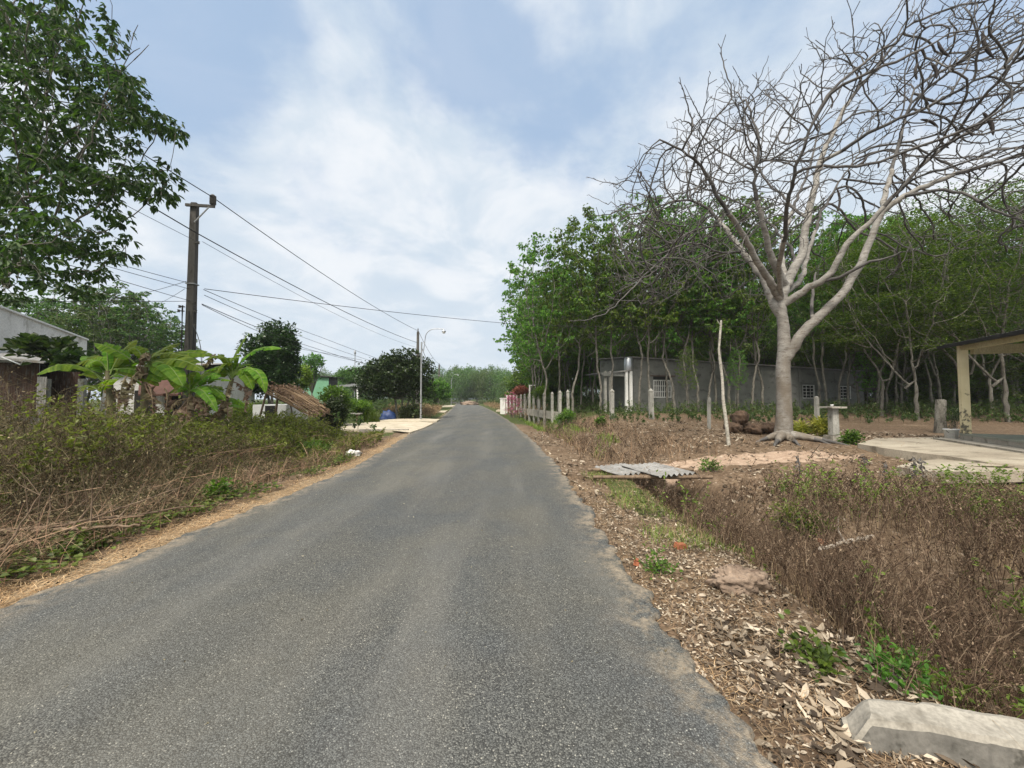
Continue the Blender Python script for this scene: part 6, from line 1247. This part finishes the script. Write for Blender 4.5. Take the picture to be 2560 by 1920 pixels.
# ------------------------------------------------------------------ yard and porch at the right edge
zp = tz(9.5, 10.5) + .09
ptz = [gz(2144, 1109, zp), gz(2190, 1095, zp), gz(2361, 1093, zp), gz(2560, 1100, zp), gz(2900, 1112, zp), gz(2950, 1200, zp), gz(2560, 1164, zp), gz(2470, 1156, zp), gz(2376, 1141, zp), gz(2300, 1132, zp), gz(2210, 1120, zp)]
slab('yard', ptz, .3, 'patio', 'raised worn concrete yard in front of the porch', 'yard', 'structure')
zq = zp - .07
slab('yard_ramp', [gz(2376, 1143, zq), gz(2475, 1158, zq + .05), gz(2560, 1166, zq + .05), gz(2640, 1175, zq), gz(2361, 1181, zq), gz(2300, 1176, zq - .04), gz(2240, 1166, zq - .05), gz(2280, 1155, zq - .03)], .2, 'patio', 'lower sloping concrete slab along the front of the yard', 'yard', 'structure')
root = thing('porch', 'yellow pillared porch with dark corrugated roof and green tiled floor', 'porch', (0, 0, 0))
fz = zp + .22; fa = gz(2397, 1083, fz); fb = gz(2560, 1103, fz); fdir = nrm(fb - fa); fb = fa + fdir * 7; fd = np.array([-fdir[1], fdir[0], 0]) * 6
s = Soup(); fdir = nrm(fb - fa); 
def prism(s, pts, th): 
    V = np.array(pts); s.quads([V]); 
    for i in range(4): j = (i + 1) % 4; s.quads([np.array([V[i], V[j], V[j] - (0, 0, th), V[i] - (0, 0, th)])])
prism(s, [fa, fb, fb + fd, fa + fd], .05); s.build('tiled_floor', M['tile_green'], root)
s = Soup(); e_ = np.array([0, -.02, 0]); prism(s, [fa + (0, 0, -.05) + e_, fb + (0, 0, -.05) + e_, fb + fd - (0, 0, .05), fa + fd - (0, 0, .05)], .4)
fp_ = nrm(fd); prism(s, [fa - fp_ * .42 - fdir * .3 - (0, 0, .17), fb - fp_ * .42 - (0, 0, .17), fb - fp_ * .02 - (0, 0, .17), fa - fp_ * .02 - fdir * .3 - (0, 0, .17)], .3); s.build('step', M['concrete'], root)
fang = math.atan2(fdir[1], fdir[0]); hp = P(2400, 866, fa[1])[2] - fz
def along(u, v, z): return fa + fdir * u + fp_ * v + np.array([0, 0, z])
s = Soup(); s.box(along(.08, .11, hp / 2 - .05), (.12, .18, hp + .1), 0, fang); s.build('pillar', M['yellow_mould'], root)
s = Soup(); s.box(along(3.6, .11, hp - .07), (6.9, .14, .13), 0, fang); s.build('beam', M['yellow'], root)
s = Soup(); s.box(along(.09, 3.0, hp - .13), (.14, 5.4, .24), 0, fang); s.build('side_beam', M['yellow'], root)
s = Soup(); s.box(along(.17, 5.8, hp / 2), (.3, .3, hp), 0, fang); s.build('pillar', M['yellow_mould'], root)
nxr = 520; uu = np.linspace(-.12, 7.2, nxr); vv = np.linspace(-.15, 6.4, 4); UU, VV = np.meshgrid(uu, vv)
pp = fa + fdir * UU[..., None] + fp_ * VV[..., None] + np.array([0, 0, 1.]) * (hp + .08 + .018 * np.sin(UU / .13 * 2 * pi) + VV * .12)[..., None]
i = (np.arange(3)[:, None] * nxr + np.arange(nxr - 1)[None]).ravel(); F = np.stack([i, i + 1, i + nxr + 1, i + nxr], -1); s = Soup(); s.add(pp, F); s.add(pp - (0, 0, .01), F[:, ::-1]); s.build('roof', M['tin_dark'], root, True)
s = Soup(); s.box(along(3.3, -.2, hp + .01), (7.3, .05, .09), 0, fang); s.build('purlin', M['dark'], root)
# spirit pedestal
q = G(2085, 1100); z0 = q[2]; root = thing('stone_pedestal', 'square concrete pedestal with flat slab top beside the yard', 'pedestal', (q[0], q[1], z0)); k_ = q[1] / FPX
s = Soup(); s.box((0, 0, .06), (.36, .36, .16)); s.build('foot', M['concrete'], root); s = Soup(); s.box((0, 0, .14 + 31 * k_ + .04), (16 * k_, 16 * k_, 66 * k_), 0, 0, .92); s.build('shaft', M['post'], root)
hs = .14 + 64 * k_ + .04; s = Soup(); s.box((0, 0, hs + .03), (.46, .46, .05)); s.build('slab', M['concrete'], root)
s = Soup(); s.lathe([(0, 0), (.03, 0), (.045, .05), (.04, .06), (0, .055)], (q[0] - .03, q[1], z0 + hs + .055), 14); o = s.build('offering_cup', M['white_clean'], None, True); tag(o, 'small white cup on top of the stone pedestal', 'cup')
# bucket
q = gz(2379, 1099, zp); root = thing('bucket', 'white plastic bucket by the foot of the porch pillar', 'bucket', tuple(q)); kb = q[1] / FPX
s = Soup(); w_ = 13.5 * kb; h_ = 24 * kb; s.lathe([(0, .0), (w_ * .82, 0), (w_ * .98, h_), (w_ * 1.07, h_), (w_ * 1.07, h_ + .03), (w_ * .95, h_ + .03), (w_ * .8, .02), (0, .02)], (0, 0, 0), 24); s.build('pail', M['white_clean'], root, True)
s = Soup(); s.tube([(w_ * 1.08 * cos(a), -.02 - .06 * sin(a), h_ * .95 - .10 * sin(a)) for a in np.linspace(0, pi, 12)], .006, 6); s.build('handle', M['dark'], root, True)
s = Soup(); s.lathe([(0, h_ - .03), (w_ * .93, h_ - .03), (w_ * .9, h_ + .0), (0, h_ + .04)], (0, 0, 0), 16); s.build('soil', M['earth_dark'], root, True)
# dark stump
b = G(2352, 1082); s = Soup(); t_ = P(2352, 1000, b[1]); s.tube([(b[0], b[1], b[2] - .1), (b[0], b[1], b[2] + .4), t_, t_ + (.0, 0, .02)], [.20, .15, .14, .10], 12); o = s.build('tree_stump', M['bark'], None, True); tag(o, 'tall dark cut stump left of the white bucket', 'stump')

# ------------------------------------------------------------------ houses and sheds on the left
# white parapet wall building
root = thing('white_house', 'high whitewashed wall with sloping parapet behind the rusty shed', 'house')
A_ = np.array([-19.9, 13.0]); B_ = np.array([-21.8, 19.4]); za = P(55, 819, 16)[2]; 
zA = CAMH + (HOR - 819) / FPX * 16.4 + .35; zB = P(214, 851, 19.4)[2]; s = Soup()
p0 = np.array([A_[0], A_[1], -.1]); p1 = np.array([B_[0], B_[1], -.1]); bk = np.array([-9, -1.5, 0])
ta = np.array([A_[0], A_[1], zA + .55]); tb_ = np.array([B_[0], B_[1], zB])
s.quads([np.array([p0, p1, tb_, ta]), np.array([p1, p1 + bk, tb_ + bk, tb_]), np.array([p0, p0 + bk, ta + bk, ta])]); s.build('wall', M['white'], root)
s = Soup(); u = nrm(tb_ - ta); w2 = np.array([.09, 0, 0]); s.quads([np.array([ta + w2, tb_ + w2, tb_ - w2 * 2, ta - w2 * 2]) + (0, 0, .07), np.array([ta + w2, tb_ + w2, tb_ + w2 + (0, 0, .07), ta + w2 + (0, 0, .07)]), np.array([ta + w2, tb_ + w2, tb_ - w2 * 2, ta - w2 * 2])]); s.build('coping', M['white_clean'], root)
# pale roof sheet and rusty shed
root = thing('rusty_shed', 'rusty sheet metal lean-to shed behind the left weeds', 'shed'); YS = 13.5
def wp(px, py, Y_=YS): return P(px, py, Y_)
s = Soup(); r1 = [wp(-60, 888, 13.0), wp(110, 903, 13.3), wp(205, 896, 15.5), wp(135, 875, 17.5), wp(-60, 880, 17.5)]
s.quads([np.array([r1[0], r1[1], r1[2], r1[3]]), np.array([r1[0], r1[3], r1[4], r1[4] - (0, .2, 0)])]); s.quads([np.array([r1[0], r1[1], r1[1] - (0, 0, .08), r1[0] - (0, 0, .08)])]); s.build('roof', M['tin'], root)
def panel(px0, px1, y0, y1, Y_, mat, name='panel'):
    a_ = P(px0, y0, Y_); b_ = P(px1, y0, Y_); n_ = max(6, int((b_[0] - a_[0]) / .02)); xx = np.linspace(a_[0], b_[0], n_); zt = a_[2]; zb2 = P(px0, y1, Y_)[2]; V = np.stack([np.stack([xx, Y_ + .02 * np.sin(xx / .1 * 2 * pi), 0 * xx + zt], -1), np.stack([xx, Y_ + .02 * np.sin(xx / .1 * 2 * pi), 0 * xx + zb2], -1)])
    i = np.arange(n_ - 1); s = Soup(); s.add(V, np.stack([i, i + 1, i + 1 + n_, i + n_], -1)); s.add(V + (0, .012, 0), np.stack([i, i + 1, i + 1 + n_, i + n_], -1)); s.build(name, M[mat], root, True)
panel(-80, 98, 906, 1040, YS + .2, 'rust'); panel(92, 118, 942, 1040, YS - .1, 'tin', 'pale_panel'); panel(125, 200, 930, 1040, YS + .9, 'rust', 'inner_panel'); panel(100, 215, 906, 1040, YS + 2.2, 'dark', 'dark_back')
for px in (120, 206): q = wp(px, 960, YS + .1); s = Soup(); s.box((q[0], YS + .1, 1.2), (.10 if px < 200 else .2, .12, 2.2)); s.build('post', M['post'], root)
s = Soup(); s.tube([wp(5, 893, 13.0), wp(52, 912, 13.0), wp(60, 902, 13)], .025, 6); s.build('pipe', M['metal'], root, True)
# house with tin roof & tiled lean-to behind the bananas
YH = 19.0; root = thing('small_house', 'small pale house with tin roof behind the banana plants', 'house'); s = Soup(); a_ = P(255, 922, YH); b_ = P(470, 922, YH)
s.box(((a_[0] + b_[0]) / 2, YH + 2.5, a_[2] / 2), (b_[0] - a_[0], 5, a_[2])); s.build('wall', M['white'], root)
s = Soup(); e1 = P(240, 915, YH - .4); e2 = P(478, 915, YH - .4); e3 = e2 + (0, 3.2, .45); e4 = e1 + (0, 3.2, .45); s.quads([np.array([e1, e2, e3, e4]), np.array([e1, e2, e3, e4]) - (0, 0, .06), np.array([e1, e2, e2 - (0, 0, .06), e1 - (0, 0, .06)]), np.array([e4, e3, e3 + (0, 3, -.8), e4 + (0, 3, -.8)])]); s.build('roof', M['tin'], root)
s = Soup(); t1 = P(350, 935, YH - .2); t2 = P(478, 935, YH - .2); t3 = P(482, 985, YH - 2.2); t4 = P(345, 985, YH - 2.2); s.quads([np.array([t1, t2, t3, t4]), np.array([t1, t2, t3, t4]) - (0, 0, .08), np.array([t4, t3, t3 - (0, 0, .08), t4 - (0, 0, .08)])]); s.build('tiled_awning', M['tile_red'], root)
for px, pw in [(362, 60), (440, 40)]:
    q = P(px, 1000, YH - .04); s = Soup(); s.box((q[0], YH - .03, 1.0), (1.0, .08, 2.0)); s.build('door', M['dark'], root)
s = Soup(); q = P(462, 968, YH - .04); s.box((q[0], YH - .04, 1.7), (.3, .06, 1.2)); s.build('green_shutter', M['green_wall'], root)
# low white hut with dark opening
Yw = 17.0; root = thing('white_hut', 'low white hut with dark opening behind the collapsed lean-to', 'hut'); a_ = P(632, 1012, Yw); b_ = P(716, 1012, Yw); s = Soup(); s.box(((a_[0] + b_[0]) / 2, Yw + .9, .62), (b_[0] - a_[0], 1.8, 1.4)); s.build('wall', M['white_clean'], root)
q = P(676, 1015, Yw); s = Soup(); s.box((q[0], Yw - .02, .98), (.42, .06, .58)); s.build('opening', M['dark'], root)
# collapsed brushwood lean-to
root = thing('lean_to', 'collapsed brushwood lean-to roof sloping to the ground', 'shelter'); Yl = 15.6; r_ = np.random.default_rng(88)
t0, t1 = P(668, 975, Yl), P(792, 1045, Yl - .4); s = Soup()
for i in range(240):
    o_ = np.array([r_.uniform(-.1, .1), r_.uniform(-.2, 1.5), 0]); f0, f1 = sorted(r_.uniform(0, 1, 2)); hh = r_.uniform(-.02, .16) + o_[1] * .14
    s.tube([t0 + (t1 - t0) * f0 + o_ + (0, 0, hh), t0 + (t1 - t0) * (f0 + f1) / 2 + o_ + (0, 0, hh + r_.normal(.02, .04)), t0 + (t1 - t0) * f1 + o_ + (0, 0, hh)], r_.uniform(.008, .018), 5)
s.build('brush_roof', M['dry_straw'], root)
s = Soup(); n_ = 1500; f_ = r_.uniform(0, 1, (n_, 1)); bb = t0 + (t1 - t0) * f_ + np.stack([0 * f_[:, 0], r_.uniform(-.1, 2, n_), r_.uniform(.05, .35, n_) * (1 - f_[:, 0] * .5)], -1); s.quads(leafq(bb, az(r_.uniform(0, 6.28, n_), r_.uniform(-.5, .5, n_)), r_.normal(0, 1, (n_, 3)), .11, .05)); s.build('dry_thatch', M['leaf_dead'], root)
for (x0, y0, x1, y1, rr) in [(688, 1040, 695, 985, .045), (650, 1035, 668, 975, .04), (735, 1050, 725, 1005, .025), (668, 978, 800, 1048, .035)]:
    s = Soup(); s.tube([P(x0, y0, Yl) - (0, 0, 0.1), P(x1, y1, Yl)], rr, 7); s.build('post', M['wood'], root, True)
# green shed
Yg = 44; root = thing('green_shed', 'green sheet metal shed with dark end panel', 'shed'); a_ = P(762, 940, Yg); b_ = P(822, 944, Yg); c_ = P(838, 946, Yg + 1.0)
s = Soup(); s.quads([np.array([[a_[0], Yg, -.2], [b_[0], Yg, -.2], [b_[0], Yg, b_[2]], [a_[0], Yg, a_[2]]]), np.array([[a_[0], Yg, -.2], [a_[0], Yg + 6, -.2], [a_[0], Yg + 6, a_[2]], [a_[0], Yg, a_[2]]])]); s.build('wall', M['green_wall'], root)
s = Soup(); s.quads([np.array([[b_[0] + .01, Yg, -.2], [c_[0], Yg + 1.6, -.2], [c_[0], Yg + 1.6, c_[2]], [b_[0] + .01, Yg, b_[2]]])]); s.build('end_panel', M['tin_dark'], root)
s = Soup(); prism(s, [a_ + (-.3, -.3, .1), b_ + (.3, -.3, .12), c_ + (.3, 1.6, .12), a_ + (-.3, 6, .2)], .08); s.build('roof', M['tin_dark'], root)
root = thing('carport', 'white framed carport with grey slatted roof right of the green shed', 'carport'); s = Soup()
for dy in (0, 1, 2, 3): p = P(836, 957 + 0 * dy, Yg); s.box((P(868, 960, Yg)[0], Yg + dy * 1.5, P(868, 965 - dy * 2.6, Yg)[2]), (P(898, 0, Yg)[0] - P(838, 0, Yg)[0], .25, .14))
s.build('roof_frame', M['metal'], root)
for px in (857, 895): q = P(px, 975, Yg); s = Soup(); s.box((q[0], Yg - .1, 1.2), (.16, .16, 3.0)); s.build('post', M['white_clean'], root)
s = Soup(); q = P(847, 974, Yg); s.box((q[0], Yg - .1, q[2]), (1.0, .12, .14)); s.build('crossbar', M['white_clean'], root)
# blue tarpaulin heap, little stone bench
q = P(968, 1028, 27.8); lump('tarpaulin', 'dark blue tarpaulin heap under the broad jackfruit tree', 'tarpaulin', (q[0], 27.8, .1), (.5, .35, .5), 'tarp', 71, None, 30, .5, 3)
q = P(893, 1045, 24.2); root = thing('garden_stand', 'little weathered stone stand near the pale driveway', 'stand', (q[0], 24.2, tz(q[0], 24.2))); s = Soup(); s.box((.05, 0, .28), (.16, .16, .6)); s.build('leg', M['wood'], root); s = Soup(); s.box((-.05, 0, .62), (.62, .4, .07)); s.build('top', M['post'], root)

# haze over the whole place
s = Soup(); s.box((0, 110, 14), (520, 290, 31)); hz_ = s.build('haze', None if False else M['dark']); hz_.data.materials.clear()
m = bpy.data.materials.new('haze'); m.use_nodes = True; t = m.node_tree; t.nodes.clear(); o_ = N(t, 'ShaderNodeOutputMaterial'); pv = N(t, 'ShaderNodeVolumePrincipled'); pv.inputs['Color'].default_value = (.93, .97, 1, 1); pv.inputs['Density'].default_value = .00045; pv.inputs['Anisotropy'].default_value = .2; t.links.new(pv.outputs[0], o_.inputs['Volume']); hz_.data.materials.append(m); tag(hz_, 'thin pale haze over the far trees', 'haze', kind='stuff')
